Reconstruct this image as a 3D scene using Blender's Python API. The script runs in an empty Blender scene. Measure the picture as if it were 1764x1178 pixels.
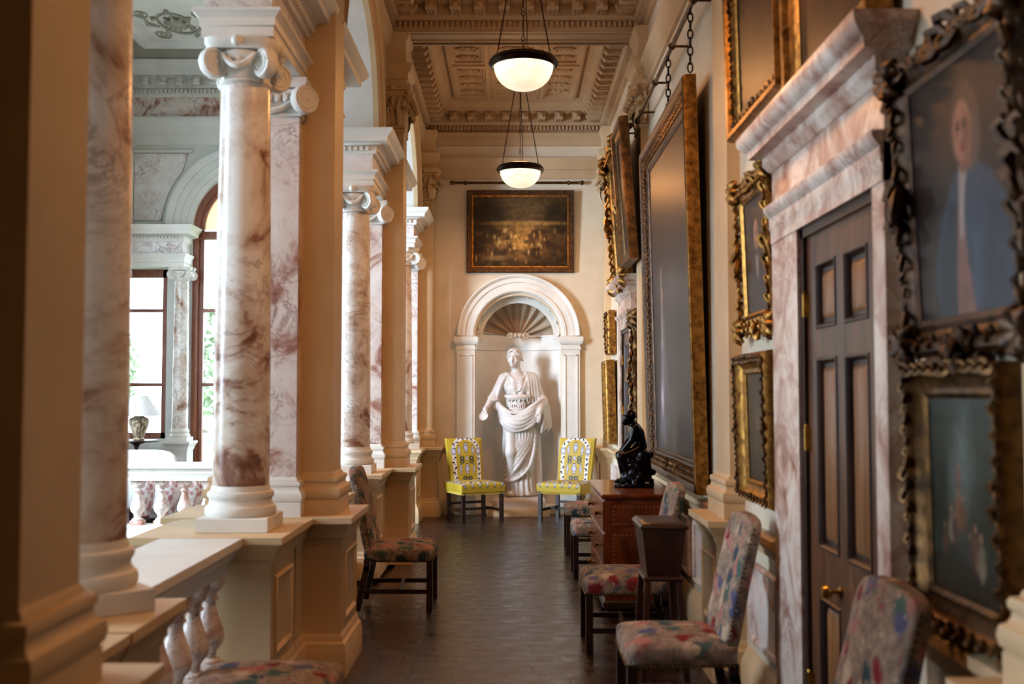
import bpy, math, random
import numpy as np
from mathutils import Vector, Matrix

# ------------------------------------------------------------------ scene, camera, light, exposure
SC = bpy.context.scene
COL = SC.collection
PI = math.pi
R = math.radians
random.seed(7)

FPX = 1800.0
cam_d = bpy.data.cameras.new('camera')
cam = bpy.data.objects.new('camera', cam_d)
COL.objects.link(cam)
cam_d.sensor_width = 36.0
cam_d.lens = FPX * 36.0 / 1764.0
cam.location = (0, 0, 1.65)
cam.rotation_euler = (PI / 2 + math.atan(88.0 / FPX), 0, 0)
cam_d.dof.use_dof = True
cam_d.dof.focus_distance = 12.0
cam_d.dof.aperture_fstop = 2.2
cam_d.clip_start = 0.05
SC.camera = cam

SC.view_settings.view_transform = 'Standard'
SC.view_settings.look = 'None'
SC.view_settings.gamma = 1.0
SC.view_settings.exposure = -0.15
SC.view_settings.use_curve_mapping = False
SC.cycles.use_denoising = True
SC.cycles.max_bounces = 8
SC.cycles.diffuse_bounces = 3
SC.cycles.glossy_bounces = 3
SC.cycles.transparent_max_bounces = 12
SC.cycles.sample_clamp_indirect = 6.0
SC.cycles.caustics_reflective = False
SC.cycles.caustics_refractive = False

wd = bpy.data.worlds.new('sky')
SC.world = wd
wd.use_nodes = True
_bg = wd.node_tree.nodes['Background']
_bg.inputs[0].default_value = (0.72, 0.86, 1.0, 1)
_bg.inputs[1].default_value = 9.0

def area(name, loc, rot, sx, sy, power, color):
    d = bpy.data.lights.new(name, 'AREA')
    d.shape = 'RECTANGLE'; d.size = sx; d.size_y = sy
    d.energy = power; d.color = color
    o = bpy.data.objects.new(name, d); COL.objects.link(o)
    o.location = loc; o.rotation_euler = rot
    return o
DAY = (0.66, 0.82, 1.0)
# daylight standing in the tall windows of the hall's long outer wall (one lamp in each window opening)
for _y, _p, _az in ((4.3, 160, 0), (8.8, 500, 40), (13.4, 130, 5)):
    _l = area('window_daylight', (-6.42, _y, 2.9), (0, -R(74), R(_az)), 3.4, 1.4, _p, DAY)
    _l.data.spread = R(105)
LAMP_COLOR = (1.0, 0.43, 0.13)
LAMP_POWER = 19.0

# ------------------------------------------------------------------ materials
def lin(c):
    return tuple((x / 12.92 if x <= 0.04045 else ((x + 0.055) / 1.055) ** 2.4) for x in c)

MATS = {}
class N:
    """small node helper"""
    def __init__(s, name):
        s.m = bpy.data.materials.new(name); s.m.use_nodes = True
        s.t = s.m.node_tree; s.b = s.t.nodes['Principled BSDF']; s.out = s.t.nodes['Material Output']
        MATS[name] = s.m
    def n(s, typ, **kw):
        nd = s.t.nodes.new(typ)
        for k, v in kw.items():
            if k.startswith('i_'):
                nd.inputs[k[2:].replace('_', ' ')].default_value = v
            else:
                setattr(nd, k, v)
        return nd
    def l(s, a, b): s.t.links.new(a, b)
    def coord(s, rnd=False):
        tc = s.n('ShaderNodeTexCoord')
        if not rnd: return tc.outputs['Object']
        oi = s.n('ShaderNodeObjectInfo')
        ml = s.n('ShaderNodeMath', operation='MULTIPLY'); s.l(oi.outputs['Random'], ml.inputs[0]); ml.inputs[1].default_value = 37.0
        va = s.n('ShaderNodeVectorMath', operation='ADD'); s.l(tc.outputs['Object'], va.inputs[0]); s.l(ml.outputs[0], va.inputs[1])
        return va.outputs[0]
    def noise(s, vec, scale, detail=4, dist=0.0, rough=0.55):
        nd = s.n('ShaderNodeTexNoise'); s.l(vec, nd.inputs['Vector'])
        nd.inputs['Scale'].default_value = scale; nd.inputs['Detail'].default_value = detail
        nd.inputs['Distortion'].default_value = dist; nd.inputs['Roughness'].default_value = rough
        return nd.outputs['Fac']
    def ramp(s, fac, stops, interp='LINEAR'):
        nd = s.n('ShaderNodeValToRGB'); s.l(fac, nd.inputs[0]); cr = nd.color_ramp; cr.interpolation = interp
        while len(cr.elements) < len(stops): cr.elements.new(0.5)
        for e, (p, c) in zip(cr.elements, stops):
            e.position = p; c = lin(c) if len(c) == 3 else c
            e.color = (c[0], c[1], c[2], 1)
        return nd.outputs[0]
    def mix(s, fac, a, b, blend='MIX'):
        nd = s.n('ShaderNodeMix', data_type='RGBA', blend_type=blend)
        if isinstance(fac, (int, float)): nd.inputs[0].default_value = fac
        else: s.l(fac, nd.inputs[0])
        for k, v in ((6, a), (7, b)):
            if isinstance(v, tuple): nd.inputs[k].default_value = (*lin(v), 1)
            else: s.l(v, nd.inputs[k])
        return nd.outputs[2]
    def base(s, c):
        if isinstance(c, tuple): s.b.inputs['Base Color'].default_value = (*lin(c), 1)
        else: s.l(c, s.b.inputs['Base Color'])
    def set(s, rough=0.6, metal=0.0, spec=0.5):
        s.b.inputs['Roughness'].default_value = rough; s.b.inputs['Metallic'].default_value = metal
        s.b.inputs['Specular IOR Level'].default_value = spec
    def bump(s, h, strength=0.2, dist=0.01):
        nd = s.n('ShaderNodeBump'); nd.inputs['Strength'].default_value = strength; nd.inputs['Distance'].default_value = dist
        s.l(h, nd.inputs['Height']); s.l(nd.outputs[0], s.b.inputs['Normal'])
    def scale(s, vec, sc):
        nd = s.n('ShaderNodeMapping'); s.l(vec, nd.inputs[0]); nd.inputs['Scale'].default_value = sc
        return nd.outputs[0]

def paint_mat(name, c, rough=0.55, var=0.06, bump=0.05):
    k = N(name); v = k.coord()
    f = k.noise(v, 1.7, 5)
    d = tuple(max(0, x - var) for x in c); e = tuple(min(1, x + var * .5) for x in c)
    k.base(k.ramp(f, [(0.3, d), (0.7, e)])); k.set(rough)
    k.bump(k.noise(v, 60, 3), bump, 0.004)
    return k.m
def marble(name, stops, scale=1.6, vein=(0.42, 0.20, 0.17), vw=0.5, vscale=3.0, rough=0.3, foot=None):
    k = N(name); v = k.coord(True)
    f = k.noise(v, scale, 8, 1.6, 0.62)
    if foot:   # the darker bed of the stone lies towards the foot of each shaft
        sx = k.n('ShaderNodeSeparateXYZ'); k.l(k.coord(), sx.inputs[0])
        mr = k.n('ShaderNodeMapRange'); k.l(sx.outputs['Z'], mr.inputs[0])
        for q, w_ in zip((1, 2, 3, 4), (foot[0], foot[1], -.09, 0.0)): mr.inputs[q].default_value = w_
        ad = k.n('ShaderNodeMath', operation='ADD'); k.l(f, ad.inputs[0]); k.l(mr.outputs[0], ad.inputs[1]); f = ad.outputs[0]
    c = k.ramp(f, stops)
    g = k.noise(v, vscale, 9, 2.4, 0.66)
    r = k.ramp(g, [(0.455, (0, 0, 0)), (0.5, (1, 1, 1)), (0.535, (0, 0, 0))])
    g2 = k.noise(v, scale * .8, 3, 0.5)
    r2 = k.ramp(g2, [(0.42, (0, 0, 0)), (0.62, (1, 1, 1))])
    mm = k.n('ShaderNodeMath', operation='MULTIPLY'); k.l(r, mm.inputs[0]); k.l(r2, mm.inputs[1])
    m2 = k.n('ShaderNodeMath', operation='MULTIPLY'); k.l(mm.outputs[0], m2.inputs[0]); m2.inputs[1].default_value = vw
    k.base(k.mix(m2.outputs[0], c, vein)); k.set(rough)
    return k.m
def wood(name, a, b, rough=0.35, sc=(3, 3, 30), axis=None):
    k = N(name); v = k.coord(True); s = k.scale(v, sc)
    f = k.noise(s, 1.0, 6, 1.2)
    k.base(k.ramp(f, [(0.3, a), (0.7, b)])); k.set(rough)
    k.bump(f, 0.06, 0.004)
    return k.m
def metal(name, a, b, rough=0.35, sc=9.0, met=1.0, bump=0.25):
    k = N(name); v = k.coord()
    f = k.noise(v, sc, 6, 0.4)
    k.base(k.ramp(f, [(0.32, a), (0.66, b)])); k.set(rough, met)
    k.bump(k.noise(v, sc * 6, 3), bump, 0.004)
    return k.m
def vcol(name, rough=0.5, bump=0.1, bsc=140, spec=0.5):
    k = N(name); a = k.n('ShaderNodeAttribute', attribute_name='Col')
    k.base(a.outputs['Color']); k.set(rough, 0, spec)
    if bump: k.bump(k.noise(k.coord(), bsc, 3), bump, 0.003)
    return k.m

M_CREAM = paint_mat('cream_paint', (0.83, 0.715, 0.55))
M_WALL = paint_mat('warm_wall_paint', (0.87, 0.81, 0.71))
M_CEIL = paint_mat('ceiling_plaster', (0.76, 0.645, 0.50))
M_WHITE = paint_mat('white_painted_stone', (0.90, 0.885, 0.85))
M_HALL = paint_mat('hall_grey_plaster', (0.84, 0.84, 0.81))
M_COVE = paint_mat('cove_plaster', (0.60, 0.59, 0.53))
M_SHELL = paint_mat('shell_plaster', (0.70, 0.61, 0.51))
M_STATUE = paint_mat('statue_marble', (0.82, 0.785, 0.755), 0.42, 0.04, 0.03)
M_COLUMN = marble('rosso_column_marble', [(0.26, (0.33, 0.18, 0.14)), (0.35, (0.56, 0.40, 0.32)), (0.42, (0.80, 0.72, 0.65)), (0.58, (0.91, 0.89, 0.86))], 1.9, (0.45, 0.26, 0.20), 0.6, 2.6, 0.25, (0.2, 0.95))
M_PINK = marble('pink_marble', [(0.28, (0.44, 0.25, 0.21)), (0.38, (0.66, 0.48, 0.42)), (0.47, (0.86, 0.80, 0.76)), (0.7, (0.92, 0.90, 0.88))], 2.0, (0.46, 0.22, 0.19), 0.75, 3.2, 0.28)
M_PALE = marble('pale_veined_marble', [(0.2, (0.83, 0.76, 0.74)), (0.6, (0.93, 0.92, 0.91))], 2.0, (0.50, 0.33, 0.33), 0.8, 3.0, 0.3)
M_DOORM = marble('doorcase_marble', [(0.28, (0.46, 0.29, 0.24)), (0.42, (0.68, 0.55, 0.49)), (0.56, (0.82, 0.76, 0.71)), (0.75, (0.90, 0.87, 0.84))], 3.2, (0.47, 0.25, 0.22), 0.7, 5.0, 0.3)
M_MAHOG = wood('mahogany', (0.19, 0.11, 0.07), (0.38, 0.245, 0.155), 0.32, (9, 9, 1.2))
M_PANEL = wood('golden_mahogany', (0.36, 0.225, 0.12), (0.54, 0.37, 0.22), 0.3, (9, 9, 1.2))
M_DARK = wood('dark_oak', (0.10, 0.055, 0.04), (0.19, 0.11, 0.075), 0.35, (14, 14, 2))
M_WINWOOD = wood('window_oak', (0.42, 0.21, 0.12), (0.58, 0.33, 0.20), 0.4, (14, 14, 2))
M_COMMODE = wood('burr_walnut', (0.30, 0.13, 0.065), (0.52, 0.26, 0.13), 0.18, (7, 7, 5))
M_INLAY = wood('inlay_wood', (0.62, 0.40, 0.22), (0.74, 0.52, 0.30), 0.3)
M_CASKET = wood('casket_wood', (0.14, 0.07, 0.045), (0.26, 0.14, 0.085), 0.3, (9, 9, 3))
M_GILT = metal('gilt', (0.34, 0.22, 0.09), (0.70, 0.51, 0.24), 0.40, 22, 0.85)
M_OLDGILT = metal('old_gilt', (0.19, 0.125, 0.065), (0.48, 0.34, 0.17), 0.42, 18, 0.75)
M_DARKGILT = metal('dark_gilt', (0.13, 0.085, 0.05), (0.36, 0.24, 0.13), 0.42, 20, 0.6)
M_BRONZE = metal('black_bronze', (0.035, 0.03, 0.042), (0.09, 0.075, 0.095), 0.17, 8, 0.75, 0.05)
M_RING = metal('bronze_patina', (0.08, 0.05, 0.035), (0.22, 0.14, 0.09), 0.28, 10, 0.9, 0.1)
M_BRASS = metal('brass', (0.50, 0.36, 0.15), (0.80, 0.62, 0.30), 0.28, 10, 1.0, 0.05)
M_DULLBRASS = metal('dull_brass', (0.20, 0.13, 0.06), (0.42, 0.30, 0.14), 0.35, 10, 1.0, 0.05)
M_IRON = metal('iron', (0.06, 0.045, 0.035), (0.15, 0.10, 0.07), 0.45, 12, 0.8)
M_FRINGE = paint_mat('yellow_fringe', (0.84, 0.72, 0.30), 0.8, 0.12, 0.3)
M_LINEN = paint_mat('white_linen', (0.86, 0.86, 0.85), 0.8, 0.02)
M_STONE = paint_mat('terrace_stone', (0.70, 0.72, 0.68), 0.8)
M_LAWN = paint_mat('lawn', (0.42, 0.55, 0.30), 0.9, 0.1)
M_BARK = paint_mat('bark', (0.60, 0.56, 0.50), 0.9, 0.1)
M_LEAF = paint_mat('leaf_green', (0.80, 0.86, 0.74), 0.8, 0.1)
M_CANVAS = vcol('oil_paint', 0.36, 0.25, 160, 0.22)
M_YELLOW = vcol('yellow_silk', 0.55, 0.15, 320, 0.4)
M_VASE = vcol('painted_porcelain', 0.15, 0.0)

def _tapestry():
    k = N('floral_tapestry'); v = k.coord(True)
    w = k.n('ShaderNodeVectorMath', operation='MULTIPLY_ADD')
    nz = k.n('ShaderNodeTexNoise'); nz.inputs['Scale'].default_value = 9; k.l(v, nz.inputs['Vector'])
    k.l(nz.outputs['Color'], w.inputs[0]); w.inputs[1].default_value = (.12, .12, .12); k.l(v, w.inputs[2])
    v2 = w.outputs[0]
    base = k.ramp(k.noise(v, 26, 4), [(0.3, (0.42, 0.36, 0.31)), (0.7, (0.62, 0.54, 0.47))])
    a = k.n('ShaderNodeTexVoronoi'); a.inputs['Scale'].default_value = 10; k.l(v2, a.inputs['Vector'])
    m1 = k.ramp(a.outputs['Distance'], [(0.30, (1, 1, 1)), (0.55, (0, 0, 0))])
    sep = k.n('ShaderNodeSeparateColor'); k.l(a.outputs['Color'], sep.inputs[0])
    pal = k.ramp(sep.outputs[0], [(0.0, (0.46, 0.15, 0.17)), (0.2, (0.66, 0.42, 0.40)), (0.36, (0.19, 0.27, 0.30)), (0.58, (0.28, 0.36, 0.33)),
                                  (0.74, (0.70, 0.62, 0.53)), (0.88, (0.31, 0.33, 0.43))], 'CONSTANT')
    c1 = k.mix(m1, base, pal)
    b = k.n('ShaderNodeTexVoronoi'); b.inputs['Scale'].default_value = 30; k.l(v2, b.inputs['Vector'])
    m2 = k.ramp(b.outputs['Distance'], [(0.2, (1, 1, 1)), (0.32, (0, 0, 0))])
    sp2 = k.n('ShaderNodeSeparateColor'); k.l(b.outputs['Color'], sp2.inputs[0])
    pal2 = k.ramp(sp2.outputs[1], [(0.0, (0.30, 0.36, 0.33)), (0.4, (0.72, 0.64, 0.55)), (0.7, (0.60, 0.28, 0.28))], 'CONSTANT')
    mm = k.n('ShaderNodeMath', operation='MULTIPLY'); k.l(m2, mm.inputs[0]); mm.inputs[1].default_value = 0.75
    k.base(k.mix(mm.outputs[0], c1, pal2)); k.set(0.9, 0, 0.1)
    k.bump(k.noise(v, 240, 2), 0.3, 0.002)
    return k.m
M_TAP = _tapestry()

def _floor():
    k = N('dark_floorboards'); v = k.coord(True); s = k.scale(v, (0.7, 11, 5))
    f = k.noise(s, 1.6, 6, 0.8)
    c = k.ramp(f, [(0.28, (0.13, 0.088, 0.075)), (0.72, (0.27, 0.19, 0.16))])
    oi = k.n('ShaderNodeObjectInfo')
    tone = k.ramp(oi.outputs['Random'], [(0.0, (0.60, 0.58, 0.56)), (1.0, (1, 1, 1))])
    k.base(k.mix(1.0, c, tone, 'MULTIPLY')); k.set(0.33, 0, 0.5)
    k.bump(f, 0.04, 0.003)
    r = k.ramp(k.noise(k.coord(), 6, 4), [(0.3, (.50, .50, .50)), (0.7, (.66, .66, .66))]); k.l(r, k.b.inputs['Roughness'])
    return k.m
M_FLOOR = _floor()

def _glass():
    k = N('window_glass')
    tr = k.n('ShaderNodeBsdfTransparent'); gl = k.n('ShaderNodeBsdfGlossy'); gl.inputs['Roughness'].default_value = 0.03
    mx = k.n('ShaderNodeMixShader'); mx.inputs[0].default_value = 0.05
    k.l(tr.outputs[0], mx.inputs[1]); k.l(gl.outputs[0], mx.inputs[2]); k.l(mx.outputs[0], k.out.inputs[0])
    return k.m
M_GLASS = _glass()
def _emit():
    k = N('lit_alabaster'); k.base((0.55, 0.50, 0.42)); k.set(0.35)
    sx = k.n('ShaderNodeSeparateXYZ'); k.l(k.coord(), sx.inputs[0])
    mr = k.n('ShaderNodeMapRange'); k.l(sx.outputs['Z'], mr.inputs[0])
    for q, w_ in zip((1, 2, 3, 4), (-.21, -.05, .95, 1.75)): mr.inputs[q].default_value = w_
    k.l(k.ramp(k.noise(k.coord(), 7, 3), [(0.3, lin((1.0, 0.955, 0.87))), (0.7, lin((1.0, 0.985, 0.94)))]), k.b.inputs['Emission Color'])
    k.l(mr.outputs[0], k.b.inputs['Emission Strength'])
    return k.m
M_BOWL = _emit()
def _blind():
    k = N('roller_blind'); k.base((0.86, 0.70, 0.48)); k.set(0.9)
    tl = k.n('ShaderNodeBsdfTranslucent'); tl.inputs[0].default_value = (*lin((0.97, 0.89, 0.78)), 1)
    mx = k.n('ShaderNodeMixShader'); mx.inputs[0].default_value = 0.7
    k.l(k.b.outputs[0], mx.inputs[1]); k.l(tl.outputs[0], mx.inputs[2]); k.l(mx.outputs[0], k.out.inputs[0])
    return k.m
M_BLIND = _blind()

# ------------------------------------------------------------------ mesh builder
def V(*a): return Vector(a)
class MB:
    def __init__(s): s.v = []; s.f = []; s.c = None
    def add(s, vs, fs, M=None):
        o = len(s.v)
        if M is not None: vs = [tuple(M @ Vector(p)) for p in vs]
        s.v += [tuple(p) for p in vs]; s.f += [tuple(i + o for i in f) for f in fs]
        return s
    def merge(s, mb, M=None): return s.add(mb.v, mb.f, M)
    def box(s, x0, y0, z0, x1, y1, z1):
        return s.add([(x0, y0, z0), (x1, y0, z0), (x1, y1, z0), (x0, y1, z0), (x0, y0, z1), (x1, y0, z1), (x1, y1, z1), (x0, y1, z1)],
                     [(3, 2, 1, 0), (4, 5, 6, 7), (0, 1, 5, 4), (1, 2, 6, 5), (2, 3, 7, 6), (3, 0, 4, 7)])
    def bbox(s, x0, y0, z0, x1, y1, z1, b=0.006):
        """bevelled box"""
        P = [(b, z0), (0, z0 + b), (0, z1 - b), (b, z1)]
        return s.sweep(rect(x0, y0, x1, y1), [(-o, z) for o, z in P])
    def sweep(s, path, prof, closed=True, cap0=True, cap1=True, ends=True):
        n, m = len(path), len(prof)
        P = [Vector((p[0], p[1])) for p in path]
        vs = []
        for i in range(n):
            if closed or 0 < i < n - 1:
                d0 = (P[i] - P[i - 1]).normalized(); d1 = (P[(i + 1) % n] - P[i]).normalized()
            elif i == 0: d0 = d1 = (P[1] - P[0]).normalized()
            else: d0 = d1 = (P[-1] - P[-2]).normalized()
            n0 = Vector((d0.y, -d0.x)); n1 = Vector((d1.y, -d1.x))
            mt = (n0 + n1); mt = mt / max(1e-6, mt.dot(n0)) if mt.length > 1e-6 else n0
            for o, z in prof: vs.append((P[i].x + mt.x * o, P[i].y + mt.y * o, z))
        fs = []
        for i in range(n if closed else n - 1):
            k = (i + 1) % n
            for j in range(m - 1): fs.append((i * m + j, k * m + j, k * m + j + 1, i * m + j + 1))
        if cap1 and n > 2: fs.append(tuple(i * m + m - 1 for i in range(n)))
        if cap0 and n > 2: fs.append(tuple(i * m for i in reversed(range(n))))
        if not closed and ends:
            fs.append(tuple(range(m))[::-1]); fs.append(tuple((n - 1) * m + j for j in range(m)))
        return s.add(vs, fs)
    def lathe(s, prof, c=(0, 0, 0), n=24, a0=0.0, a1=2 * PI, M=None, caps=True):
        full = abs(a1 - a0 - 2 * PI) < 1e-6
        k = n if full else n + 1; m = len(prof)
        vs = [(c[0] + r * math.cos(a0 + (a1 - a0) * i / n), c[1] + r * math.sin(a0 + (a1 - a0) * i / n), c[2] + z) for i in range(k) for r, z in prof]
        fs = []
        for i in range(n):
            q = (i + 1) % k
            for j in range(m - 1): fs.append((i * m + j, q * m + j, q * m + j + 1, i * m + j + 1))
        if caps and full:
            if prof[-1][0] > 1e-5: fs.append(tuple(i * m + m - 1 for i in range(n)))
            if prof[0][0] > 1e-5: fs.append(tuple(i * m for i in reversed(range(n))))
        return s.add(vs, fs, M)
    def tube(s, pts, r, n=8, closed=False, caps=True):
        P = [Vector(p) for p in pts]; k = len(P)
        rr = [r] * k if isinstance(r, (int, float)) else r
        vs = []; prev = None
        for i in range(k):
            if closed: t = P[(i + 1) % k] - P[i - 1]
            else: t = P[min(i + 1, k - 1)] - P[max(i - 1, 0)]
            if t.length < 1e-9: t = Vector((0, 0, 1))
            t.normalize()
            if prev is None:
                a = Vector((0, 0, 1)) if abs(t.z) < .9 else Vector((1, 0, 0))
                u = t.cross(a).normalized()
            else:
                u = prev - t * prev.dot(t)
                u = u.normalized() if u.length > 1e-6 else t.orthogonal().normalized()
            prev = u; w = t.cross(u)
            for j in range(n):
                a = 2 * PI * j / n
                vs.append(tuple(P[i] + (u * math.cos(a) + w * math.sin(a)) * rr[i]))
        fs = []
        for i in range(k if closed else k - 1):
            q = (i + 1) % k
            for j in range(n):
                h = (j + 1) % n; fs.append((i * n + j, i * n + h, q * n + h, q * n + j))
        if caps and not closed:
            fs.append(tuple(range(n))[::-1]); fs.append(tuple((k - 1) * n + j for j in range(n)))
        return s.add(vs, fs)
    def bar(s, a, b, w, d, up=(0, 0, 1)):
        """square bar from a to b"""
        a = Vector(a); b = Vector(b); t = (b - a).normalized(); up = Vector(up)
        if abs(t.dot(up)) > .95: up = Vector((0, 1, 0))
        u = t.cross(up).normalized(); w_ = u.cross(t)
        vs = []
        for p in (a, b):
            for x, y in ((-1, -1), (1, -1), (1, 1), (-1, 1)): vs.append(tuple(p + u * x * w / 2 + w_ * y * d / 2))
        return s.add(vs, [(3, 2, 1, 0), (4, 5, 6, 7), (0, 1, 5, 4), (1, 2, 6, 5), (2, 3, 7, 6), (3, 0, 4, 7)])
    def ball(s, c, r, n=10, m=6, M=None):
        if isinstance(r, (int, float)): r = (r, r, r)
        vs = [(c[0], c[1], c[2] - r[2])]
        for j in range(1, m):
            p = -PI / 2 + PI * j / m
            for i in range(n):
                a = 2 * PI * i / n
                vs.append((c[0] + r[0] * math.cos(p) * math.cos(a), c[1] + r[1] * math.cos(p) * math.sin(a), c[2] + r[2] * math.sin(p)))
        vs.append((c[0], c[1], c[2] + r[2])); t = len(vs) - 1
        fs = [(0, 1 + (i + 1) % n, 1 + i) for i in range(n)]
        for j in range(m - 2):
            for i in range(n):
                a = 1 + j * n + i; b = 1 + j * n + (i + 1) % n; fs.append((a, b, b + n, a + n))
        fs += [(1 + (m - 2) * n + i, 1 + (m - 2) * n + (i + 1) % n, t) for i in range(n)]
        return s.add(vs, fs, M)
    def sell(s, c, r, e1=0.35, e2=0.3, n=40, m=20, fn=None):
        """super-ellipsoid (rounded cushion)"""
        def sp(x, e): return math.copysign(abs(x) ** e, x)
        vs = []
        for j in range(m + 1):
            p = -PI / 2 + PI * j / m
            for i in range(n):
                a = 2 * PI * i / n
                q = (r[0] * sp(math.cos(p), e1) * sp(math.cos(a), e2), r[1] * sp(math.cos(p), e1) * sp(math.sin(a), e2), r[2] * sp(math.sin(p), e1))
                q = fn(*q) if fn else q
                vs.append((c[0] + q[0], c[1] + q[1], c[2] + q[2]))
        fs = [(j * n + i, j * n + (i + 1) % n, (j + 1) * n + (i + 1) % n, (j + 1) * n + i) for j in range(m) for i in range(n)]
        fs += [tuple(reversed(range(n))), tuple(m * n + i for i in range(n))]
        return s.add(vs, fs)
    def arc(s, o, e1, e2, e3, prof, a0=0.0, a1=PI, n=32):
        """profile of (radius, offset along e3) swept round an arc in the plane e1,e2"""
        o, e1, e2, e3 = Vector(o), Vector(e1), Vector(e2), Vector(e3); m = len(prof); vs = []
        for i in range(n + 1):
            a = a0 + (a1 - a0) * i / n; d = e1 * math.cos(a) + e2 * math.sin(a)
            for r, h in prof: vs.append(tuple(o + d * r + e3 * h))
        fs = [(i * m + j, (i + 1) * m + j, (i + 1) * m + j + 1, i * m + j + 1) for i in range(n) for j in range(m - 1)]
        fs += [tuple(range(m)), tuple(n * m + j for j in range(m))[::-1]]
        return s.add(vs, fs)
    def archwall(s, o, e1, e3, t, w0, w1, h0, h1, rad, zs, n=32):
        """slab of thickness t along e3 with an arched opening (centre o, spring zs), e2 = z; h0 bottom, h1 top"""
        o, e1, e3 = Vector(o), Vector(e1), Vector(e3)
        def P(x, z, k): return tuple(o + e1 * x + Vector((0, 0, z)) + e3 * (t * k))
        pts = [(rad * math.cos(PI - PI * i / n), zs + rad * math.sin(PI * i / n)) for i in range(n + 1)]
        low = [(-rad, h0)] if h0 < zs - 1e-6 else []
        edge = low + pts + ([(rad, h0)] if low else [])
        for k in (0, 1):
            vs, fs = [], []
            def q(*a):
                b = len(vs); vs.extend(P(x, z, k) for x, z in a); fs.append((b, b + 1, b + 2, b + 3))
            q((w0, h0), (-rad, h0), (-rad, h1), (w0, h1)); q((rad, h0), (w1, h0), (w1, h1), (rad, h1))
            for i in range(n): q(pts[i], pts[i + 1], (pts[i + 1][0], h1), (pts[i][0], h1))
            s.add(vs, fs)
        for a, b in zip(edge[:-1], edge[1:]): s.add([P(*a, 0), P(*b, 0), P(*b, 1), P(*a, 1)], [(0, 1, 2, 3)])
        for a, b in (((w0, h0), (w0, h1)), ((w0, h1), (w1, h1)), ((w1, h1), (w1, h0)), ((w0, h0), (-rad, h0)), ((rad, h0), (w1, h0))):
            s.add([P(*a, 0), P(*b, 0), P(*b, 1), P(*a, 1)], [(0, 1, 2, 3)])
        return s
    def build(s, name, mat, parent=None, angle=38, loc=None, colors=None):
        me = bpy.data.meshes.new(name); me.from_pydata(s.v, [], s.f)
        me.polygons.foreach_set('use_smooth', [True] * len(me.polygons))
        me.set_sharp_from_angle(angle=R(angle))
        me.materials.append(mat)
        if colors is not None:
            ca = me.color_attributes.new('Col', 'FLOAT_COLOR', 'POINT')
            ca.data.foreach_set('color', np.asarray(colors, dtype=np.float32).ravel())
        o = bpy.data.objects.new(name, me); COL.objects.link(o)
        if parent is not None: o.parent = parent
        if loc is not None: o.location = loc
        return o

def rect(x0, y0, x1, y1): return [(x0, y0), (x1, y0), (x1, y1), (x0, y1)]
def tag(o, label=None, cat=None, group=None, kind=None):
    if label: o['label'] = label
    if cat: o['category'] = cat
    if group: o['group'] = group
    if kind: o['kind'] = kind
    return o
def thing(name, label, cat, loc=(0, 0, 0), rz=0.0, group=None):
    o = bpy.data.objects.new(name, None); COL.objects.link(o)
    o.location = loc; o.rotation_euler = (0, 0, rz); o.empty_display_size = 0.1
    return tag(o, label, cat, group)
def struct(name, loc=(0, 0, 0)):
    o = bpy.data.objects.new(name, None); COL.objects.link(o); o.location = loc; o['kind'] = 'structure'
    return o
def kids(o): return [c for c in bpy.data.objects if c.parent == o]
def dup(root, loc, rz=None, label=None, group=None):
    r = root.copy(); COL.objects.link(r); r.location = loc
    if rz is not None: r.rotation_euler = (0, 0, rz)
    if label: r['label'] = label
    if group: r['group'] = group
    for ch in kids(root):
        c = ch.copy(); COL.objects.link(c); c.parent = r
        for g in kids(ch):
            d = g.copy(); COL.objects.link(d); d.parent = c
    return r
def stuff(o): o['kind'] = 'stuff'; return o

# ------------------------------------------------------------------ ornament helpers
def volute(mb, c, axis, r, t, turns=2.2):
    """scroll disc: axis is the horizontal direction its face looks along"""
    ax = Vector(axis).normalized(); up = Vector((0, 0, 1)); u = up.cross(ax).normalized(); c = Vector(c)
    prof = [(0, -t / 2), (r * .92, -t / 2), (r, -t * .3), (r, t * .3), (r * .92, t / 2), (0, t / 2)]
    M = Matrix((( u.x, up.x, ax.x, c.x), (u.y, up.y, ax.y, c.y), (u.z, up.z, ax.z, c.z), (0, 0, 0, 1)))
    mb.lathe(prof, n=20, M=M)
    for sgn in (1, -1):
        pts = []
        for i in range(26):
            a = i / 25 * turns * 2 * PI; q = r * .88 * (1 - i / 25 * .82)
            pts.append(c + u * q * math.cos(a) * sgn + up * q * math.sin(a) + ax * (t / 2 * sgn))
        mb.tube(pts, [r * .11 * (1 - .5 * i / 25) for i in range(26)], 5)
        mb.ball(tuple(c + ax * (t / 2 * sgn)), r * .16, 8, 5)
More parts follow.
